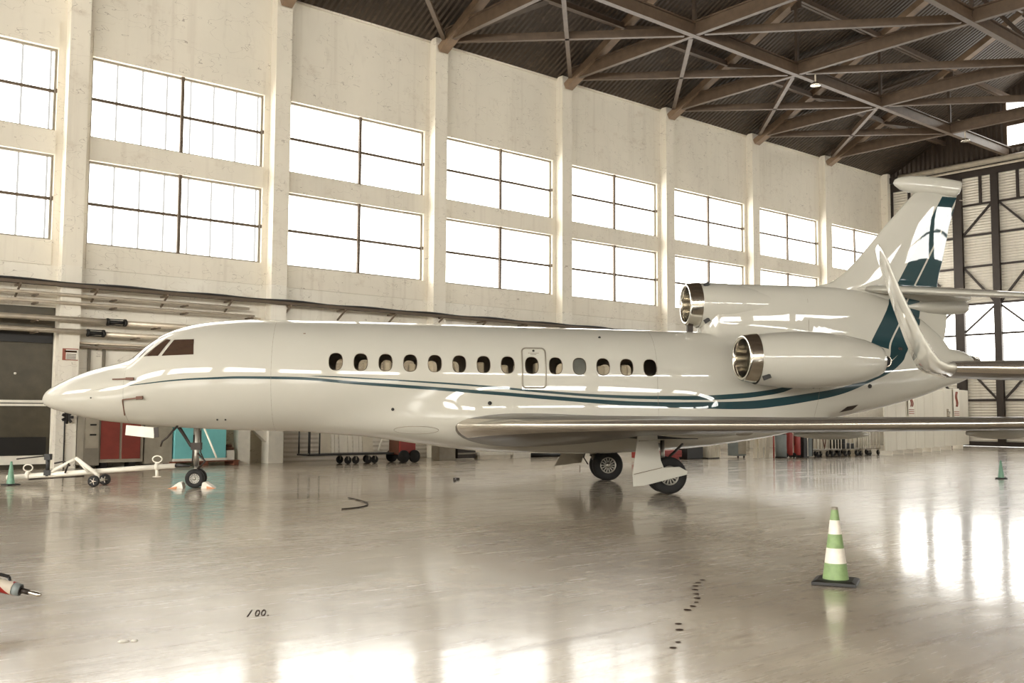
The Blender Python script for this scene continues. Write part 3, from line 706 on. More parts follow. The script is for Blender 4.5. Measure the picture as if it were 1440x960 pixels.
def hull_field(x, y, z):
    """negative inside; smooth union of tube, engine hump and belly fairing"""
    zt, zb, w_ = ZT(x), ZB(x), WD(x); h = (zt-zb)/2; c = (zt+zb)/2
    def ell(y, z, c, w_, h, p=2.): return ((np.abs(y/w_)**p+np.abs((z-c)/h)**p)**(1/p)-1)*min(w_, h)
    f = ell(y, z, c, w_, h)
    def smin(a, b, k):
        q = np.clip(.5+.5*(b-a)/k, 0, 1); return b*(1-q)+a*q-k*q*(1-q)
    if x > 15.35:
        t = min(1, (x-15.35)/.25); top = float(HT(x)); hw = float(HW(x))
        low = min(3.2, top-.5)
        if x < 21.7:
            f2 = ell(y, z, (top+low)/2-.0, hw*(.6+.4*t), (top-low)/2*(.9+.1*t) , 2.3)
            f = smin(f, f2, .22*t+.01)
    if 5.7 < x < 18.3:
        bb = float(BB(x)); hh = 1.75-bb
        f3 = ell(y, z, 1.75, float(BW(x)), hh, 2.4); f = smin(f, f3, .18)
    return f
def hull_ring(x, n=112):
    th = np.arange(n)*2*PI/n; cz = float((ZT(x)+ZB(x))/2); dy, dz = np.cos(th), np.sin(th)
    lo = np.zeros(n); hi = np.full(n, 3.6)
    # march outward then bisect
    last = np.zeros(n)
    for r_ in np.linspace(0.01, 3.2, 90):
        ins = hull_field(x, dy*r_, cz+dz*r_) < 0; last = np.where(ins, r_, last)
    lo = last; hi = last+.04
    for _ in range(14):
        mid = (lo+hi)/2; ins = hull_field(x, dy*mid, cz+dz*mid) < 0; lo = np.where(ins, mid, lo); hi = np.where(ins, hi, mid)
    return [(x, float(a*r_), float(cz+b_*r_)) for a, b_, r_ in zip(dy, dz, (lo+hi)/2)]
def hull_y(x, z, sgn=-1):
    lo, hi = 0., 2.
    for _ in range(30):
        m_ = (lo+hi)/2
        if hull_field(x, np.array([m_]), np.array([z]))[0] < 0: lo = m_
        else: hi = m_
    return sgn*lo
def hull_patch(quad, off, side=-1, nu=10, nv=8):
    """curved patch over a quad given in (x,z): corners bl, br, tr, tl"""
    vs = []; 
    for j in range(nv+1):
        for i in range(nu+1):
            u, v = i/nu, j/nv
            x = (1-v)*((1-u)*quad[0][0]+u*quad[1][0])+v*((1-u)*quad[3][0]+u*quad[2][0])
            z = (1-v)*((1-u)*quad[0][1]+u*quad[1][1])+v*((1-u)*quad[3][1]+u*quad[2][1])
            y = hull_y(x, z, side); e_ = .01
            gy = hull_field(x, np.array([y+e_]), np.array([z]))[0]-hull_field(x, np.array([y-e_]), np.array([z]))[0]
            gz = hull_field(x, np.array([y]), np.array([z+e_]))[0]-hull_field(x, np.array([y]), np.array([z-e_]))[0]
            g_ = math.hypot(gy, gz) or 1
            vs.append((x, y+off*gy/g_, z+off*gz/g_))
    fs = [(j*(nu+1)+i, j*(nu+1)+i+1, (j+1)*(nu+1)+i+1, (j+1)*(nu+1)+i) for j in range(nv) for i in range(nu)]
    return vs, fs
def patch_obj(name, quad, off, m, parent, side=-1, nu=10, nv=8, thick=.0):
    vs, fs = hull_patch(quad, off, side, nu, nv); b_ = MB().add(vs, fs, True)
    return b_.build(name, m, parent)
def hull_line(name, pts, wd, off, m, parent, side=-1, closed=False):
    """thin painted/sealed line following the skin through (x,z) points"""
    b_ = MB(); P = []
    for x, z in pts:
        y = hull_y(x, z, side); P.append((x, y+side*off, z))
    if closed: P.append(P[0])
    b_.tube(P, wd, 6, cap=not closed)
    return b_.build(name, m, parent)

def airfoil(n=22, t=.12, lo=.95, hi=1.):
    xs = [(1-math.cos(PI*i/n))/2 for i in range(n+1)]
    yt = lambda x: 5*t*(.2969*math.sqrt(x)-.1260*x-.3516*x*x+.2843*x**3-.1036*x**4)
    up_ = [(x, yt(x)*hi) for x in reversed(xs)]; lo_ = [(x, -yt(x)*lo) for x in xs[1:-1]]
    return up_+lo_
def wing_ring(le, chord, t, twist=0, nrm=(0,0,1), lo=.95, hi=1.):
    n_ = Vector(nrm).normalized(); A = airfoil(22, t, lo, hi); out = []
    for x, z in A:
        out.append(tuple(Vector(le)+Vector((x*chord, 0, -x*chord*math.sin(twist)))+n_*(z*chord)))
    return out
def wheel(r, c, R, Wd, name='wheel', m_hub='alloy'):
    cx, cy, cz = c
    t_ = MB(); t_.lathe([(R*.52,-Wd*.38),(R*.62,-Wd*.5),(R*.85,-Wd*.5),(R*.96,-Wd*.36),(R,-Wd*.15),(R,Wd*.15),(R*.96,Wd*.36),(R*.85,Wd*.5),(R*.62,Wd*.5),(R*.52,Wd*.38)], 36, c, 'y')
    w_ = t_.build(name, M['rubber'], r)
    h = MB(); h.lathe([(.001,-Wd*.36),(R*.16,-Wd*.38),(R*.18,-Wd*.22),(R*.46,-Wd*.22),(R*.5,-Wd*.4),(R*.53,-Wd*.38),(R*.53,Wd*.38),(R*.5,Wd*.4),(R*.46,Wd*.22),(R*.18,Wd*.22),(.001,Wd*.38)], 32, c, 'y')
    for k in range(14):
        a = 2*PI*k/14
        for s in (-1,1):
            p = Vector((cx+R*.2*math.cos(a), cy+s*Wd*.27, cz+R*.2*math.sin(a))); q = Vector((cx+R*.45*math.cos(a), cy+s*Wd*.3, cz+R*.45*math.sin(a)))
            h.bar(p, q, R*.06, R*.06, (0,1,0))
    h.build('rim', M[m_hub], w_)
    d_ = MB()
    for s in (-1,1):
        d_.lathe([(R*.2,s*Wd*.235),(R*.45,s*Wd*.235)], 28, c, 'y')
    d_.build('brake_disc', M['black'], w_)
    return w_

def make_jet():
    r = empty('business_jet', (0,0,0))
    xs = sorted(set([0,.008,.03,.06,.1,.16,.24,.34,.46]+[round(v,3) for v in np.arange(.6,3.6,.1)]+[round(v,3) for v in np.arange(3.6,15.2,.2)]+[15.2,15.3,15.36,15.4,15.45,15.5,15.55,15.6]+[round(v,3) for v in np.arange(15.7,22.3,.15)]+[22.36,22.42]))
    rings = [hull_ring(x) for x in xs]
    f = MB().loft(rings); f.build('fuselage', M['jet_hull'], r)
    # cabin: dark liner floor and seats that show through the windows
    MB().box(5.9,14.3,-.95,.95,1.95,2.0).build('cabin_floor', M['brown_cover'], r)
    MB().box(5.85,5.9,-.9,.9,2.0,3.5).build('cabin_bulkhead', M['brown_cover'], r)
    for i, (x, s) in enumerate([(6.75,-1),(7.2,-1),(7.65,-1),(8.2,-1),(9.1,-1),(9.75,-1),(10.3,-1),(10.65,-1),(11.1,-1),(12.55,-1),(13.1,-1)]):
        m_ = MB(); m_.box(x,x+.18,s*1.0,s*.55,2.0,2.83+.03*(i%3)); m_.box(x-.3 if i%2 else x,x+.18 if i%2 else x+.45,s*1.0,s*.55,2.0,2.5)
        m_.build('seat', M['leather'], r, .05)
    # window panes, one per opening on each side
    for side in (-1, 1):
        for i, x in enumerate(WX):
            z = WZ(x); q = [(x-.17,z-.21),(x+.17,z-.21),(x+.17,z+.21),(x-.17,z+.21)]
            shade = (i == 10 and side == -1)
            o = patch_obj('cabin_window', q, -.03, M['cabin_glass'], r, side, 6, 6)
            if shade: patch_obj('window_shade', q, -.04, M['slate'], o, side, 6, 6)
            # thin surround
            pts = []
            for k in range(28):
                a = 2*PI*k/28; ca, sa = math.cos(a), math.sin(a); e_ = 2/2.5
                pts.append((x+.152*math.copysign(abs(ca)**e_, ca), z+.192*math.copysign(abs(sa)**e_, sa)))
            hull_line('window_surround', pts, .007, .0, M['tray'], o, side, True)
        # cockpit glazing
        patch_obj('cockpit_side_window', [(2.79,2.95),(3.50,2.98),(3.46,3.33),(3.01,3.32)], .006, M['cockpit_glass'], r, side, 14, 10)
        patch_obj('cockpit_front_side_window', [(2.36,2.94),(2.71,2.95),(2.93,3.32),(2.80,3.34)], .006, M['cockpit_glass'], r, side, 10, 12)
        patch_obj('windshield', [(1.98,2.90),(2.26,2.93),(2.70,3.36),(2.52,3.38)], .006, M['cockpit_glass'], r, side, 10, 14)
    # emergency exit outline
    pts = []
    for (cx, cz, a0) in ((11.22,3.12,0),(10.86,3.12,90),(10.86,2.39,180),(11.22,2.39,270)):
        for k in range(7):
            a = math.radians(a0+15*k); pts.append((cx+.09*math.cos(a), cz+.09*math.sin(a)))
    full = []
    for a_, b_ in zip(pts, pts[1:]+pts[:1]):
        n_ = max(1, int(math.hypot(b_[0]-a_[0], b_[1]-a_[1])/.05))
        full += [(a_[0]+(b_[0]-a_[0])*k/n_, a_[1]+(b_[1]-a_[1])*k/n_) for k in range(n_)]
    hull_line('exit_outline', full, .02, -.004, M['grey_metal'], r, -1, True)
    m_ = MB(); m_.lathe([(.001,0),(.028,0),(.028,.012),(.001,.012)], 12, (11.04,hull_y(11.04,3.15)-.012,3.15), 'y'); m_.build('exit_handle', M['black'], r)
    tx = bpy.data.curves.new('exit_text', 'FONT')
    # fine print above the exit window, as small bars of lettering
    m_ = MB()
    for i, zz in enumerate((3.10,3.07)):
        for k in range(7-3*i): 
            x0 = 10.92+.035*k+.05*i; m_.box(x0,x0+.024,hull_y(x0,zz)-.004,hull_y(x0,zz)+.01,zz-.012,zz+.004)
    m_.build('exit_lettering', M['tray'], r)
    bpy.data.curves.remove(tx)
    # small skin details
    def dot(x, z, R, m='black', name='skin_port', side=-1):
        y = hull_y(x, z, side); MB().lathe([(.001,-.02),(R,-.02),(R,.02),(.001,.02)], 14, (x, y, z), 'y').build(name, M[m], r)
    dot(7.87,1.80,.035); dot(10.03,1.95,.045); dot(12.64,3.50,.03); dot(3.98,1.55,.02); dot(4.16,1.55,.02); dot(1.25,2.02,.015); dot(19.25,2.42,.05); dot(20.25,3.35,.05,'dark_steel')
    m_ = MB(); y = hull_y(18.85,1.9)
    patch_obj('air_outlet', [(18.6,1.79),(18.95,1.86),(19.05,1.98),(18.75,1.93)], .006, M['dark_steel'], r, -1, 8, 4)
    # belly oval recesses
    for cx, cz, a_, b_ in ((8.4,1.34,.5,.085),(16.05,1.30,.24,.075)):
        pts = [(cx+a_*math.cos(2*PI*k/28), cz+b_*math.sin(2*PI*k/28)) for k in range(28)]
        hull_line('belly_oval_seam', pts, .008, 0, M['grey_metal'], r, -1, True)
        n_ = 24; c_ = (cx, hull_y(cx,cz), cz); vs = []; fs = []
        for rr_ in (1.0,.66,.33):
            for k in range(n_):
                x_, z_ = cx+a_*rr_*math.cos(2*PI*k/n_), cz+b_*rr_*math.sin(2*PI*k/n_); vs.append((x_, hull_y(x_,z_)-.005, z_))
        vs.append((cx, c_[1]-.005, cz))
        for q in range(2):
            fs += [(q*n_+k, q*n_+(k+1)%n_, (q+1)*n_+(k+1)%n_, (q+1)*n_+k) for k in range(n_)]
        fs += [(2*n_+k, 2*n_+(k+1)%n_, 3*n_) for k in range(n_)]
        MB().add(vs, fs, True).build('landing_lamp_window' if cx < 10 else 'air_intake', M['jet_white'] if cx < 10 else M['grey_metal'], r)
    # panel joints
    for x in (1.98, 5.2, 13.9, 17.9):
        ring = [p for p in hull_ring(x, 64)]; b_ = MB()
        b_.tube(ring+[ring[0]], .003, 4, cap=False); b_.build('panel_joint', M['bracket'], r)
    # covered probes near the nose
    for side in (-1, 1):
        y = hull_y(2.1,2.4,side)
        m_ = MB(); m_.bar((1.72,hull_y(1.72,2.43,side)+side*.03,2.43),(2.12,hull_y(2.12,2.43,side)+side*.06,2.44),.02,.03); m_.bar((2.05,hull_y(2.1,2.43,side)+side*.06,2.44),(2.22,hull_y(2.2,2.43,side)+side*.06,2.44),.05,.06); m_.build('air_data_probe', M['brown_cover'], r)
        m_ = MB(); m_.bar((1.98,hull_y(1.98,1.98,side)+side*.04,1.98),(2.3,hull_y(2.3,2.02,side)+side*.05,2.02),.02,.03); m_.bar((2.28,hull_y(2.3,2.02,side)+side*.05,2.02),(2.42,hull_y(2.4,2.02,side)+side*.05,2.03),.05,.07); m_.bar((1.97,hull_y(1.97,1.98,side)+side*.03,1.98),(1.96,hull_y(1.96,1.64,side)+side*.02,1.64),.02,.03); m_.build('pitot_cover', M['brown_cover'], r)
    # centre engine intake above the fuselage
    def intake(cx, cy, cz, R, tilt, L1, pm, name, tail=None):
        e_ = MB(); prof = []
        for k in range(13):
            a = PI*(k/12); prof.append((R-.05+.05*math.cos(a), cx+.06-.06*math.sin(a)))
        sh = -.09*(1 if cy > 0 else -1) if abs(cy) > .1 else 0
        outer = [(R+.035, cx+.32), (R+.02, cx+.16)]+prof+[(R-.11, cx+.2), (R-.13, cx+.45)]
        e_.lathe(outer, 40, (0,cy,cz), 'x')
        e_.v = [(x-(y-cy)*sh*max(0,1-(x-cx)/.32), y, z) for x, y, z in e_.v]
        lip = e_.build('intake_lip', M['chrome'], r)
        MB().lathe([(R-.13,cx+.45),(R-.14,cx+.75)], 40, (0,cy,cz), 'x').build('intake_duct', M['alloy'], lip)
        fn = MB(); fn.lathe([(.001,cx+.5),(.06,cx+.55),(.14,cx+.72)], 24, (0,cy,cz), 'x')
        fn.lathe([(.001,cx+.77),(R-.13,cx+.77)], 30, (0,cy,cz), 'x')
        for k in range(22):
            a = 2*PI*k/22; p = Vector((cx+.73, cy+.13*math.cos(a), cz+.13*math.sin(a))); q = Vector((cx+.73, cy+(R-.15)*math.cos(a+.12), cz+(R-.15)*math.sin(a+.12)))
            fn.bar(p, q, .08, .012, (1,.4,0))
        fn.build('fan', M['dark_steel'], lip)
        return lip
    intake(14.93, 0, 4.40, .515, 0, 0, None, 'c')
    MB().lathe([(.55,15.24),(.56,15.5),(.555,15.9),(.50,16.5),(.44,17.0)], 48, (0,0,4.385), 'x').build('centre_engine_cowl', M['jet'], r)
    MB().box(14.98,15.12,-.05,.05,3.6,3.92).build('intake_strut', M['dark_steel'], r)
    for (x, z) in ((15.38,4.86),(15.35,3.98)): 
        MB().bar((x-.06,-.33 if z>4.5 else -.42,z-.04),(x+.06,-.33 if z>4.5 else -.42,z+.04),.03,.1).build('cowl_latch', M['black'], r)
    # side engines
    for s in (-1, 1):
        cy = s*2.02
        intake(15.62, cy, 2.99, .525, 0, 0, None, 's')
        nac = MB(); nac.lathe([(.56,15.94),(.6,16.2),(.635,16.7),(.645,17.1),(.63,17.5),(.58,18.0),(.48,18.5),(.36,18.82),(.30,18.92),(.27,18.9),(.26,18.5)], 48, (0,cy,2.96), 'x')
        n_ = nac.build('engine_nacelle', M['jet_white'], r)
        MB().lathe([(.27,18.86),(.14,18.5),(.001,18.5)], 24, (0,cy,2.96), 'x').build('exhaust_cone', M['black'], n_)
        for x, a in ((16.05,-.75),(17.35,-1.5)):
            p = Vector((x, cy+s*math.cos(a)*.6, 2.96+math.sin(a)*.6)); MB().bar(p+Vector((-.08,0,-.03)), p+Vector((.08,0,.03)), .06 if x<17 else .04, .1 if x<17 else .04).build('nacelle_vent', M['black'], n_)
        py = MB(); py.loft([wing_ring((16.6,s*.85,3.02),2.4,.10), wing_ring((16.6,s*1.6,3.0),2.2,.10)]); py.build('pylon', M['jet_white'], r)
    # fin and top fairing
    LEf = [(3.3,17.6),(3.9,17.5),(4.6,17.6),(4.91,18.2),(4.97,18.55),(5.24,18.99),(5.61,19.37),(6.5,20.14),(7.19,20.78),(7.42,20.99)]
    TEf = pchip([(3.3,21.5),(3.6,21.62),(4.25,21.72),(4.6,21.62),(4.9,21.48),(5.9,21.71),(6.3,21.78),(6.8,21.95),(7.42,22.1)])
    lef = pchip(LEf); rg = []
    for z in [3.3,3.7,4.0,4.3,4.6,4.8,4.93,5.0,5.12,5.3,5.6,6,6.5,7,7.42]:
        le = float(lef(z)); te = float(TEf(z)); c = te-le; tt = (.26-.02*(z-4.3)) if z > 4.2 else .3
        rg.append([(le+x*c, zz*c*1.0, z) for x, zz in airfoil(24, tt/c*1.0)])
    MB().loft(rg).build('fin', M['jet'], r)
    bl = []
    for x, zt, zb, hw in [(20.38,7.60,7.58,.01),(20.42,7.68,7.52,.05),(20.55,7.745,7.43,.1),(20.8,7.79,7.36,.14),(21.2,7.8,7.31,.16),(21.7,7.76,7.28,.15),(22.0,7.72,7.28,.12),(22.13,7.70,7.36,.09),(22.2,7.69,7.5,.05)]:
        bl.append([(x, hw*math.cos(2*PI*k/24), (zt+zb)/2+(zt-zb)/2*math.sin(2*PI*k/24)) for k in range(24)])
    MB().loft(bl).build('fin_fairing', M['jet_white'], r)
    MB().bar((22.15,0,7.2),(22.3,0,7.2),.015,.02).build('static_wick', M['grey_metal'], r)
    # tailplane
    bl = []
    for x, h, w_ in [(19.15,.015,.04),(19.3,.05,.12),(19.7,.10,.2),(20.3,.14,.27),(21.2,.16,.28),(21.9,.15,.2),(22.2,.11,.12),(22.35,.05,.05)]:
        zc = 4.87-(x-19.15)*.02-(.12 if x>21 else 0)
        bl.append([(x, w_*math.cos(2*PI*k/20), zc+h*math.sin(2*PI*k/20)) for k in range(20)])
    MB().loft(bl).build('tailplane_fairing', M['jet_white'], r)
    bl = []
    for x, h, w_ in [(20.6,.03,.1),(21.2,.16,.2),(21.8,.19,.2),(22.2,.15,.14),(22.3,.08,.06)]:
        bl.append([(x, w_*math.cos(2*PI*k/20), 4.45+h*math.sin(2*PI*k/20)) for k in range(20)])
    MB().loft(bl).build('tailplane_actuator_fairing', M['jet_white'], r)
    for s in (-1, 1):
        t_ = MB(); t_.loft([wing_ring((19.45,s*.1,4.86),2.6,.10), wing_ring((19.9,s*.7,4.77),2.3,.10), wing_ring((22.55,s*4.7,4.12),1.05,.09), wing_ring((22.75,s*4.85,4.10),.8,.05)])
        o = t_.build('tailplane', M['polished'] if 0 else M['jet_white'], r)
    for s in (-1, 1):
        yp = hull_y(19.66, 3.02, s)+s*.09
        e_ = MB(); e_.lathe([(.115,-.06),(.14,-.07),(.15,-.03),(.14,.02),(.115,.02)] if s < 0 else [(.115,-.02),(.14,-.02),(.15,.03),(.14,.07),(.115,.06)], 24, (19.66, yp, 3.02), 'y')
        o = e_.build('exhaust_port', M['polished'], r); MB().lathe([(.001,s*.02),(.12,s*.02)], 24, (19.66, yp, 3.02), 'y').build('exhaust_throat', M['black'], o)
    # tail exhaust
    MB().lathe([(.19,22.3),(.16,22.5),(.14,22.5),(.12,22.35)], 24, (0,0,3.05), 'x').build('tail_exhaust', M['polished'], r)
    # wings with blended winglets
    for s in (-1, 1):
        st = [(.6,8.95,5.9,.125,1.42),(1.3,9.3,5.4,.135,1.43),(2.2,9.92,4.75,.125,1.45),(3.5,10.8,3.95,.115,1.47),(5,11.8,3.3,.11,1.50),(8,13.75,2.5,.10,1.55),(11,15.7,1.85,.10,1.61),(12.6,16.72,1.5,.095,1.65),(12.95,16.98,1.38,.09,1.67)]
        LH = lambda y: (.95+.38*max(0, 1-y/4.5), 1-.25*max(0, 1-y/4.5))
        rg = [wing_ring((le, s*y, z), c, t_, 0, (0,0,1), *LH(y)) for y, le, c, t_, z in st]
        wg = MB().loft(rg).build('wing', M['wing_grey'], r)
        wr = [rg[-1]]
        for dy, dz, dx, c, a in [(.05,.012,.05,1.30,.25),(.10,.05,.11,1.22,.7),(.14,.13,.20,1.12,1.1),(.20,.30,.36,.98,1.25),(.29,.62,.66,.76,1.27),(.37,.95,.92,.56,1.27),(.40,1.06,1.02,.46,1.27),(.415,1.12,1.12,.3,1.27)]:
            wr.append(wing_ring((16.98+dx, s*(12.95+dy), 1.67+dz), c, .055, 0, (0,-s*math.sin(a),math.cos(a))))
        MB().loft(wr).build('winglet', M['jet_white'], wg)
        # polished leading edge shell
        le = []
        for y, l_, c, t_, z in st[1:]:
            A = airfoil(22, t_*1.02, *LH(y)); ring = [(x, zz) for x, zz in A if x < .06]
            pts = [(l_+x*c-.006, s*y, z+zz*c) for x, zz in ring]; le.append(pts)
        b_ = MB(); nL = len(le[0])
        b_.add([p for q_ in le for p in q_], [(i*nL+k, i*nL+k+1, (i+1)*nL+k+1, (i+1)*nL+k) for i in range(len(le)-1) for k in range(nL-1)], True)
        b_.build('slat', M['polished'], wg)
        nv = MB(); nv.tube([(16.72,s*12.35,1.645),(16.95,s*12.72,1.66)], .035, 8); nv.build('navigation_light', M['red'], wg)
        for yy, l0, c0, z0 in ((4.2,13.6,1.6,1.33),(7.0,15.2,1.35,1.38),(9.8,16.6,1.1,1.46)):
            b2 = []
            for u in np.linspace(0,1,9):
                h = .09*math.sin(PI*min(1,u*.9+.06))**.7; b2.append([(l0-c0*.3+u*c0, s*yy+h*.8*math.cos(2*PI*k/14), z0+h*math.sin(2*PI*k/14)) for k in range(14)])
            MB().loft(b2).build('flap_fairing', M['jet_white'], wg)
    # nose gear
    g = MB(); g.tube([(3.42,0,1.55),(3.40,0,.75),(3.42,0,.5)], [.085,.075,.06], 12); g.tube([(3.42,-.17,.21),(3.42,.17,.21)], .04, 8)
    g.tube([(3.42,0,.5),(3.42,0,.2)], .045, 10); strut = g.build('nose_gear_strut', M['alloy'], r)
    m_ = MB(); m_.tube([(3.0,0,1.4),(3.28,0,.95),(3.4,0,.85)], .035, 8); m_.tube([(2.95,.1,1.38),(3.22,.08,1.0)], .02, 6); m_.build('drag_brace', M['dark_steel'], r)
    m_ = MB(); m_.tube([(3.45,-.05,.78),(3.62,-.05,.6),(3.46,-.05,.42)], .025, 6); m_.tube([(3.36,-.08,1.2),(3.34,-.09,.5)], .015, 6); m_.tube([(3.5,-.07,1.3),(3.52,-.08,.8),(3.6,-.05,.62)], .015, 6); m_.box(3.3,3.52,-.1,.1,.86,1.02); m_.build('torque_link', M['dark_steel'], r)
    MB().tube([(3.58,-.12,1.38),(3.88,-.1,.68)], .022, 8).build('steering_rod', M['white_paint'], r)
    for y in (-.15,.15):
        wheel(r, (3.42,y,.215), .215, .14, 'nose_wheel', 'alloy')
    m_ = MB(); m_.loft([[(1.95,-.42,1.42),(1.95,-.40,1.42),(1.95,-.46,1.20),(1.95,-.48,1.20)],[(2.57,-.44,1.37),(2.57,-.42,1.37),(2.57,-.48,1.13),(2.57,-.50,1.13)]], False); m_.build('nose_gear_door', M['white_paint'], r)
    MB().bar((2.6,-.45,1.37),(2.63,-.48,1.15),.03,.1).build('door_hinge', M['dark_steel'], r)
    MB().tube([(3.05,-.3,1.42),(2.82,-.32,1.14),(2.72,-.32,1.06),(2.68,-.32,.94)], .022, 8).build('door_rod', M['dark_steel'], r)
    # main gear
    for s in (-1, 1):
        xc = 13.83 if s < 0 else 13.42; yc = s*2.2
        a_ = MB(); a_.tube([(xc-.45,s*1.95,1.25),(xc-.38,s*2.1,.85),(xc-.3,s*2.18,.55)], [.1,.09,.08], 12); a_.tube([(xc-.32,s*2.18,.6),(xc,s*2.2,.40)], .075, 10); a_.tube([(xc,s*1.98,.40),(xc,s*2.42,.40)], .05, 8)
        a_.tube([(xc-.05,s*2.1,1.15),(xc-.06,s*2.15,.62)], .05, 8); a_.build('main_gear_leg', M['alloy'], r)
        m_ = MB(); m_.tube([(xc-.5,s*1.9,1.1),(xc+.2,s*1.2,1.0)], .05, 8); m_.tube([(xc+.1,s*2.0,.75),(xc+.55,s*1.6,1.05)], .03, 8); m_.box(xc-.42,xc-.22,s*2.18-.07,s*2.18+.07,.62,.8); m_.tube([(xc-.5,s*2.0,.98),(xc-.62,s*2.05,.6),(xc-.5,s*2.1,.42)], .02, 6); m_.build('side_brace', M['dark_steel'], r)
        for dy in (-.2,.2): wheel(r, (xc, yc+dy, .40), .40, .24, 'main_wheel')
        MB().box(xc-.65,xc+.7,min(s*1.2,s*2.3),max(s*1.2,s*2.3),1.18,1.24).build('wheel_well', M['black'], r)
    # near-side leg fairing in two plates
    for s, xo in ((-1, 0), (1, -.41)):
        y0, y1 = sorted((s*2.62, s*2.66)); 
        p1 = [(13.04,1.42),(13.56,1.42),(13.52,1.30),(13.53,1.17),(13.08,1.15),(13.09,1.30)]
        p2 = [(13.08,1.14),(13.53,1.16),(13.60,.72),(13.66,.58),(14.0,.60),(14.18,.50),(14.17,.43),(13.24,.20),(12.99,.18),(12.98,.46)]
        if s > 0:
            p2 = [(13.08,1.14),(13.53,1.16),(13.5,.8),(13.05,.8)]
        for nm, P_ in (('upper_leg_door', p1), ('lower_leg_door', p2)):
            MB().prism([(x+xo, z) for x, z in P_], y0, y1, 'xz').build(nm, M['jet_white'], r, .006)
        hull = MB().bar((13.0+xo,s*2.665,.44),(13.62+xo,s*2.665,.58),.008,.012); 
        if s < 0: hull.build('leg_door_seam', M['bracket'], r)
    m_ = MB(); m_.loft([[(11.95,1.55,.40),(11.95,1.6,.40),(12.15,1.6,.74),(12.15,1.55,.74)],[(12.75,2.1,.46),(12.75,2.15,.46),(12.85,2.15,.80),(12.85,2.1,.80)]], False); m_.build('inboard_gear_door', M['grey_cabinet'], r)
    MB().tube([(12.62,1.6,.42),(12.62,1.6,.24)], .008, 6).build('drain_mast', M['tray'], r)
    return r

jet = make_jet()
tag(jet, 'white business jet with teal ribbons parked across the hangar', 'aircraft')
a0 = math.radians(6.5)
ox, oy = c2h(-10.60732631, 22.55166283)
rot = math.atan2(*reversed(c2h(math.cos(a0), math.sin(a0))))
jet.location = (ox, oy, 0); jet.rotation_euler = (0,0,rot)

# a second, larger jet of the same family stands outside the right edge; only its wing tip reaches in
j2 = copy_tree(jet); j2.name = 'business_jet'
tag(j2, 'second white jet past the right edge, only its upturned winglet and wing tip showing', 'aircraft')
sc = 1.3; j2.scale = (sc, sc, sc)
hd = math.radians(75.)            # its tail points away from the camera
ux, uy = math.cos(hd), math.sin(hd)
tipx, tipy = 16.98, 12.95
# local +y is the left of +x: here it points to the camera's left
tx_, ty_ = 4.25, 9.5
bx = tx_-sc*(ux*tipx-uy*tipy); by = ty_-sc*(uy*tipx+ux*tipy)
hx, hy = c2h(bx, by); j2.location = (hx, hy, 0)
j2.rotation_euler = (0,0,math.atan2(*reversed(c2h(ux, uy))))

# wheel chocks at the nose wheel
def on_jet(x, y):
    c, s = math.cos(rot), math.sin(rot); return (ox+c*x-s*y, oy+s*x+c*y)
for i, (dx, lab) in enumerate([(-.36,'orange and white wheel chock in front of the nose wheel'),(.30,'orange and white wheel chock behind the nose wheel')]):
    px, py = on_jet(3.42+dx, -.14); r = empty('wheel_chock', (px,py,0), rot, lab, 'chock', 'nose wheel chocks')
    s = 1 if dx < 0 else -1
    MB().prism([(-.16*s,0),(.13*s,0),(.10*s,.13),(.04*s,.14)], -.16, .16, 'xz').build('chock_body', M['white_paint'], r)
    MB().prism([(-.2*s,0),(.0,0),(.0,.05)], -.2, -.165, 'xz').build('chock_stripe', M['orange'], r)

# ------------------------------------------------------------------ traffic cones
def cone(x, y, h, rz, lab, striped):
    r = empty('traffic_cone', (x,y,0), rz, lab, 'traffic cone', None)
    k = h/.77; bs = .215*k
    m_ = MB(); n_ = 4
    m_.add([(-bs,-bs,0),(bs,-bs,0),(bs,bs,0),(-bs,bs,0),(-bs,-bs,.035*k),(bs,-bs,.035*k),(bs,bs,.035*k),(-bs,bs,.035*k),(-.17*k,-.17*k,.05*k),(.17*k,-.17*k,.05*k),(.17*k,.17*k,.05*k),(-.17*k,.17*k,.05*k)],
           [(0,3,2,1),(0,1,5,4),(1,2,6,5),(2,3,7,6),(3,0,4,7),(4,5,9,8),(5,6,10,9),(6,7,11,10),(7,4,8,11),(8,9,10,11)])
    m_.build('cone_base', M['black'] if striped else M['rubber'], r, .006)
    zs = [.05,.21,.36,.5,.64,.745] ; rr = lambda z: .105*(1-z/.77)+.031
    if striped:
        prof = [(rr(z)*k, z*k) for z in (.05,.75)]
        for i in range(5):
            a, b_ = zs[i], zs[i+1]
            s = MB().lathe([(rr(a)*k,a*k),(rr(b_)*k,b_*k)], 32)
            s.build('cone_band', M['cone_green'] if i % 2 == 0 else M['cone_white'], r)
        MB().lathe([(rr(.745)*k,.745*k),(rr(.745)*k+.002,.752*k),(.034*k,.77*k),(.025*k,.77*k),(.02*k,.7*k)], 24).build('cone_tip', M['grey_metal'], r)
    else:
        MB().lathe([(rr(.05)*k,.05*k),(rr(.25)*k,.25*k)], 28).build('cone_skirt', M['cone_teal'], r)
        MB().lathe([(rr(.25)*k,.25*k),(rr(.45)*k,.45*k)], 28).build('cone_sleeve', M['cone_white'] if 0 else M['cone_teal'], r)
        MB().lathe([(rr(.45)*k,.45*k),(rr(.77)*k+.0,.77*k),(.02*k,.77*k),(.015*k,.7*k)], 28).build('cone_top', M['cone_teal'], r)
    return r
cone(9.16, 5.74, .77, .45, 'large green and white banded traffic cone in the right foreground', True)
cone(28.09, 12.43, .50, .3, 'small plain green traffic cone far off at the right, near the doors', False)
cone(6.13, 25.39, .55, .3, 'small plain green traffic cone at the far left by the tow bar', False)

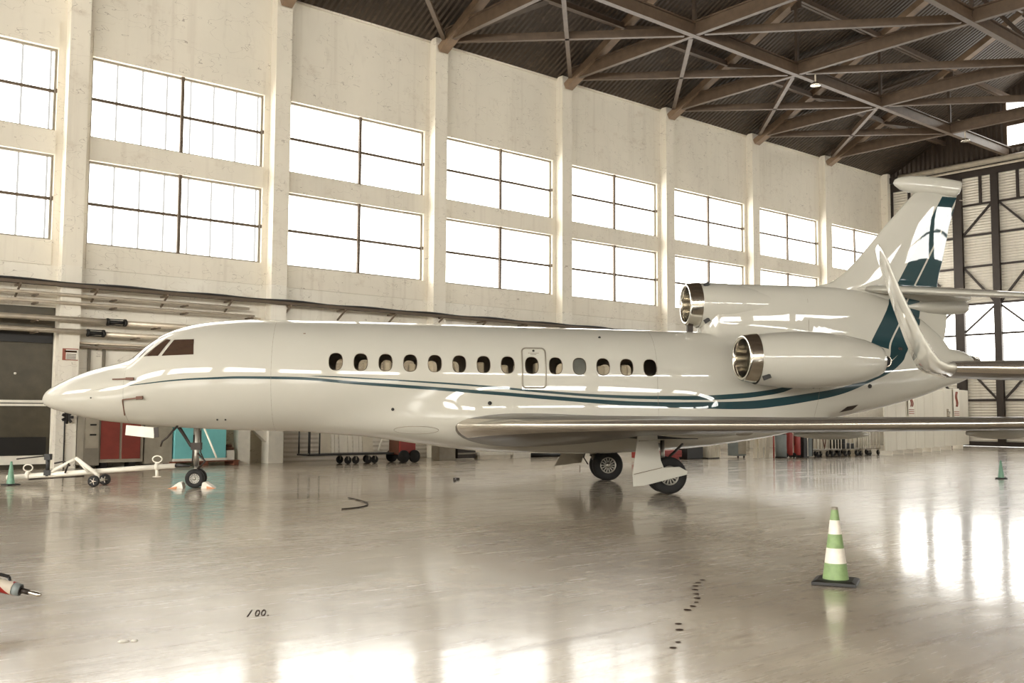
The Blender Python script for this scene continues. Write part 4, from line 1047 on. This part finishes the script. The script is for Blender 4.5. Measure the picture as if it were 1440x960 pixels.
# ------------------------------------------------------------------ tow bar in front of the nose wheel
r = empty('tow_bar', (6.28,25.56,0), math.atan2(23.0-25.56, 9.3-6.28), 'long white tow bar with a small wheeled carriage in front of the nose wheel', 'tow bar')
# along its own x: 0 .. 3.9
MB().tube([(-.2,0,.16),(3.75,0,.46)], .06, 14).build('bar_tube', M['white_paint'], r)
for x, z in ((.28,.22),(3.32,.44)):
    m_ = MB(); m_.lathe([(.075,-.04),(.085,-.04),(.085,.04),(.075,.04)], 16, (x,0,z), 'x')
    m_.tube([(x+.11*math.cos(a), 0, z+.17+.08*math.sin(a)) for a in np.linspace(0,2*PI,16)], .016, 6)
    if x > 2: m_.tube([(x,0,z-.08),(x,0,z-.24)], .035, 8); m_.lathe([(.09,-.01),(.1,0),(.09,.01)], 14, (x,0,z-.24), 'z')
    m_.build('lifting_ring', M['white_paint'], r)
MB().tube([(3.75,0,.46),(4.1,0,.45)], [.04,.02], 8).build('tow_head', M['black'], r)
m_ = MB(); m_.tube([(1.45,-.1,.62),(2.1,-.4,.26)], .045, 10); m_.tube([(1.45,-.1,.62),(.95,-.05,.36),(.85,-.02,.3)], .04, 10); m_.tube([(1.5,-.1,.58),(1.75,-.1,.30)], .035, 8); m_.tube([(2.1,-.62,.13),(2.1,.1,.13)], .03, 8); m_.tube([(2.1,-.4,.28),(2.1,-.4,.13)], .035, 8)
m_.build('carriage_arm', M['white_paint'], r)
for y in (-.62,.0):
    m2 = MB(); m2.lathe([(.001,-.03),(.04,-.045),(.08,-.04),(.11,-.045),(.13,-.03),(.13,.03),(.11,.045),(.001,.04)], 20, (2.1,y,.13), 'y'); o = m2.build('carriage_wheel', M['rubber'], r)
    m3 = MB(); m3.lathe([(.001,-.05),(.03,-.05),(.03,.05),(.001,.05)], 10, (2.1,y,.13), 'y')
    for k in range(5): m3.bar((2.1,y-.044,.13),(2.1+.08*math.cos(k*1.2566),y-.044,.13+.08*math.sin(k*1.2566)),.016,.012)
    m3.build('hub', M['polished'], o)
m_ = MB(); m_.tube([(.75,-.02,.2),(.75,-.02,.72)], .05, 8); m_.box(.68,.84,-.07,.05,.22,.34); m_.box(.68,.82,-.07,.05,.58,.72); m_.build('jack', M['black'], r)
m_ = MB(); m_.tube([(.75,0,.68),(.05,-.1,.60)], .018, 6); m_.tube([(1.3,-.1,.56),(1.2,-.1,.28)], .02, 6); m_.tube([(.9,0,.5),(1.15,-.05,.55),(1.3,-.08,.45)], .02, 6); m_.tube([(.3,.02,.12),(1.6,.02,.2)], .02, 6); m_.build('pump_handle', M['dark_steel'], r)

# barrier pole poking in at lower left, held clear of the floor by its stand outside the frame
pt = Vector((2.37,8.73,.22)); d_ = (Vector((2.11,8.94,.3))-pt).normalized()
r = empty('barrier_pole', tuple(pt), 0, 'red and white striped pole with a metal tip poking in at lower left', 'pole')
T = lambda t_: tuple(d_*t_)
MB().tube([T(0),T(.03),T(.1),T(.13)], [.012,.02,.016,.018], 10).build('metal_tip', M['chrome'], r)
MB().tube([T(.10),T(.18)], .022, 10).build('tip_rod', M['dark_steel'], r)
MB().tube([T(.165),T(.175)], .042, 12).build('collar_ring', M['black'], r)
MB().tube([T(.17),T(.23)], .05, 16).build('collar', M['slate'], r)
def stripes():
    m = NT('barrier_stripes'); x = m.n('ShaderNodeSeparateXYZ'); m.l(m.coord(), x.inputs[0])
    along = m.math('ADD', m.math('MULTIPLY', x.outputs[0], d_.x), m.math('ADD', m.math('MULTIPLY', x.outputs[1], d_.y), m.math('MULTIPLY', x.outputs[2], d_.z)))
    k = m.math('ADD', along, m.math('MULTIPLY', x.outputs[2], -1.2))
    fr = m.math('FRACT', m.math('MULTIPLY', k, 4.5))
    m.l(m.mix(m.math('LESS_THAN', fr, .5), lin((222,210,192)), lin((160,36,30))), m.b.inputs['Base Color']); m.b.inputs['Roughness'].default_value = .35
    return m.m
MB().tube([T(.23),T(2.6)], .055, 18).build('striped_tube', stripes(), r)
m_ = MB(); up_ = Vector((0,0,.085)); m_.tube([tuple(Vector(T(.27))+up_), tuple(Vector(T(2.6))+up_)], .014, 8); m_.tube([tuple(Vector(T(.27))+up_), T(.25)], .014, 8); m_.build('hose', M['black'], r)
q = Vector(T(2.2)); m_ = MB(); 
for s in (-.25,.25): m_.bar(tuple(q), (q.x+s, q.y+.1, -.22), .05)
m_.bar((q.x-.28,q.y+.1,-.2),(q.x+.28,q.y+.1,-.2),.05,.04); m_.build('stand', M['dark_steel'], r)

# ------------------------------------------------------------------ marks on the floor
def mark(name, mb, m, lab, cat): return tag(mb.build(name, m), lab, cat)
o0 = Vector((3.85,8.0)); fa = o0.normalized(); ra = Vector((fa.y,-fa.x))
def fl(a, b_, z=.004): q = o0+ra*a+fa*b_; return (q.x, q.y, z)
m_ = MB(); sl = .05
def stroke(pts): 
    for p, q in zip(pts, pts[1:]): m_.bar(fl(p[0]+sl*p[1],p[1]), fl(q[0]+sl*q[1],q[1]), .008, .003)
stroke([(-.02,-.12),(0,.16)])
for cx in (.055,.105): stroke([(cx+.016*math.cos(t_), .02+.13*math.sin(t_)) for t_ in np.linspace(0,2*PI,14)])
stroke([(.145,-.12),(.15,-.09)])
tag(m_.build('chalk_number', M['ink']), 'hand-painted brown number on the floor at lower left', 'floor marking')
m_ = MB(); random.seed(5)
for i in range(16):
    t_ = i/15; x = 8.25+(5.7-8.25)*t_; y = 6.72+(4.95-6.72)*t_+.05*math.sin(i*.8)
    if i in (9,10,13): continue
    m_.lathe([(.001,.006),(.022+.014*random.random(),.004)], 8, (x,y,0), 'z')
mark('dotted_line', m_, M['ink'], 'trail of brown dots on the floor left of the large cone', 'floor marking')
m_ = MB(); m_.tube([(9.2+1.3*t_+.2*math.sin(t_*3), 15.6+2.0*t_*t_, .012) for t_ in np.linspace(0,1,16)], .012, 6)
mark('floor_cable', m_, M['dark_steel'], 'thin dark cable curling on the floor in front of the belly', 'cable')
m_ = MB(); m_.tube([(15.2,20.3,.02),(15.45,20.55,.03),(15.7,20.9,.02)], .02, 6); m_.box(15.66,15.8,20.86,20.95,.0,.05)
mark('floor_clamp', m_, M['dark_steel'], 'small dark rod lying on the floor below the belly', 'rod')
m_ = MB(); m_.lathe([(.001,.006),(.03,.012),(.045,.002)], 7, (2.66,7.63,0), 'z'); m_.lathe([(.001,.006),(.02,.01),(.03,.002)], 6, (2.73,7.6,0), 'z')
mark('paper_scrap', m_, M['white_paint'], 'tiny white paper scrap on the floor at lower left', 'scrap')

# ------------------------------------------------------------------ light from outside, camera
wd = bpy.data.worlds.new('World'); S.world = wd; wd.use_nodes = True
wd.node_tree.nodes['Background'].inputs[0].default_value = (1,.97,.9,1); wd.node_tree.nodes['Background'].inputs[1].default_value = 1.5

cam = bpy.data.cameras.new('camera'); cam.sensor_width = 36; cam.lens = 35.0; cam.clip_end = 300
co = bpy.data.objects.new('camera', cam); COL.objects.link(co); S.camera = co
p_, r_ = .0731, -.0049
cp, sp, cr, sr = math.cos(p_), math.sin(p_), math.cos(r_), math.sin(r_)
right = np.array([1,0,0.]); fwd = np.array([0,cp,sp]); down = np.array([0,sp,-cp])
r2 = cr*right+sr*down; d2 = -sr*right+cr*down
def v2h(v): a = c2h(v[0], v[1]); return Vector((a[0], a[1], v[2]))
X_, Y_, Z_ = v2h(r2), v2h(-d2), v2h(-fwd)
Mx = Matrix((X_, Y_, Z_)).transposed().to_4x4(); Mx.translation = Vector((0,0,1.7)); co.matrix_world = Mx

S.view_settings.view_transform = 'Standard'; S.view_settings.look = 'None'; S.view_settings.gamma = 1; S.view_settings.use_curve_mapping = False
S.view_settings.exposure = 0.9
S.cycles.use_denoising = True; S.cycles.max_bounces = 10; S.cycles.diffuse_bounces = 6; S.cycles.transparent_max_bounces = 16
S.cycles.sample_clamp_indirect = 8
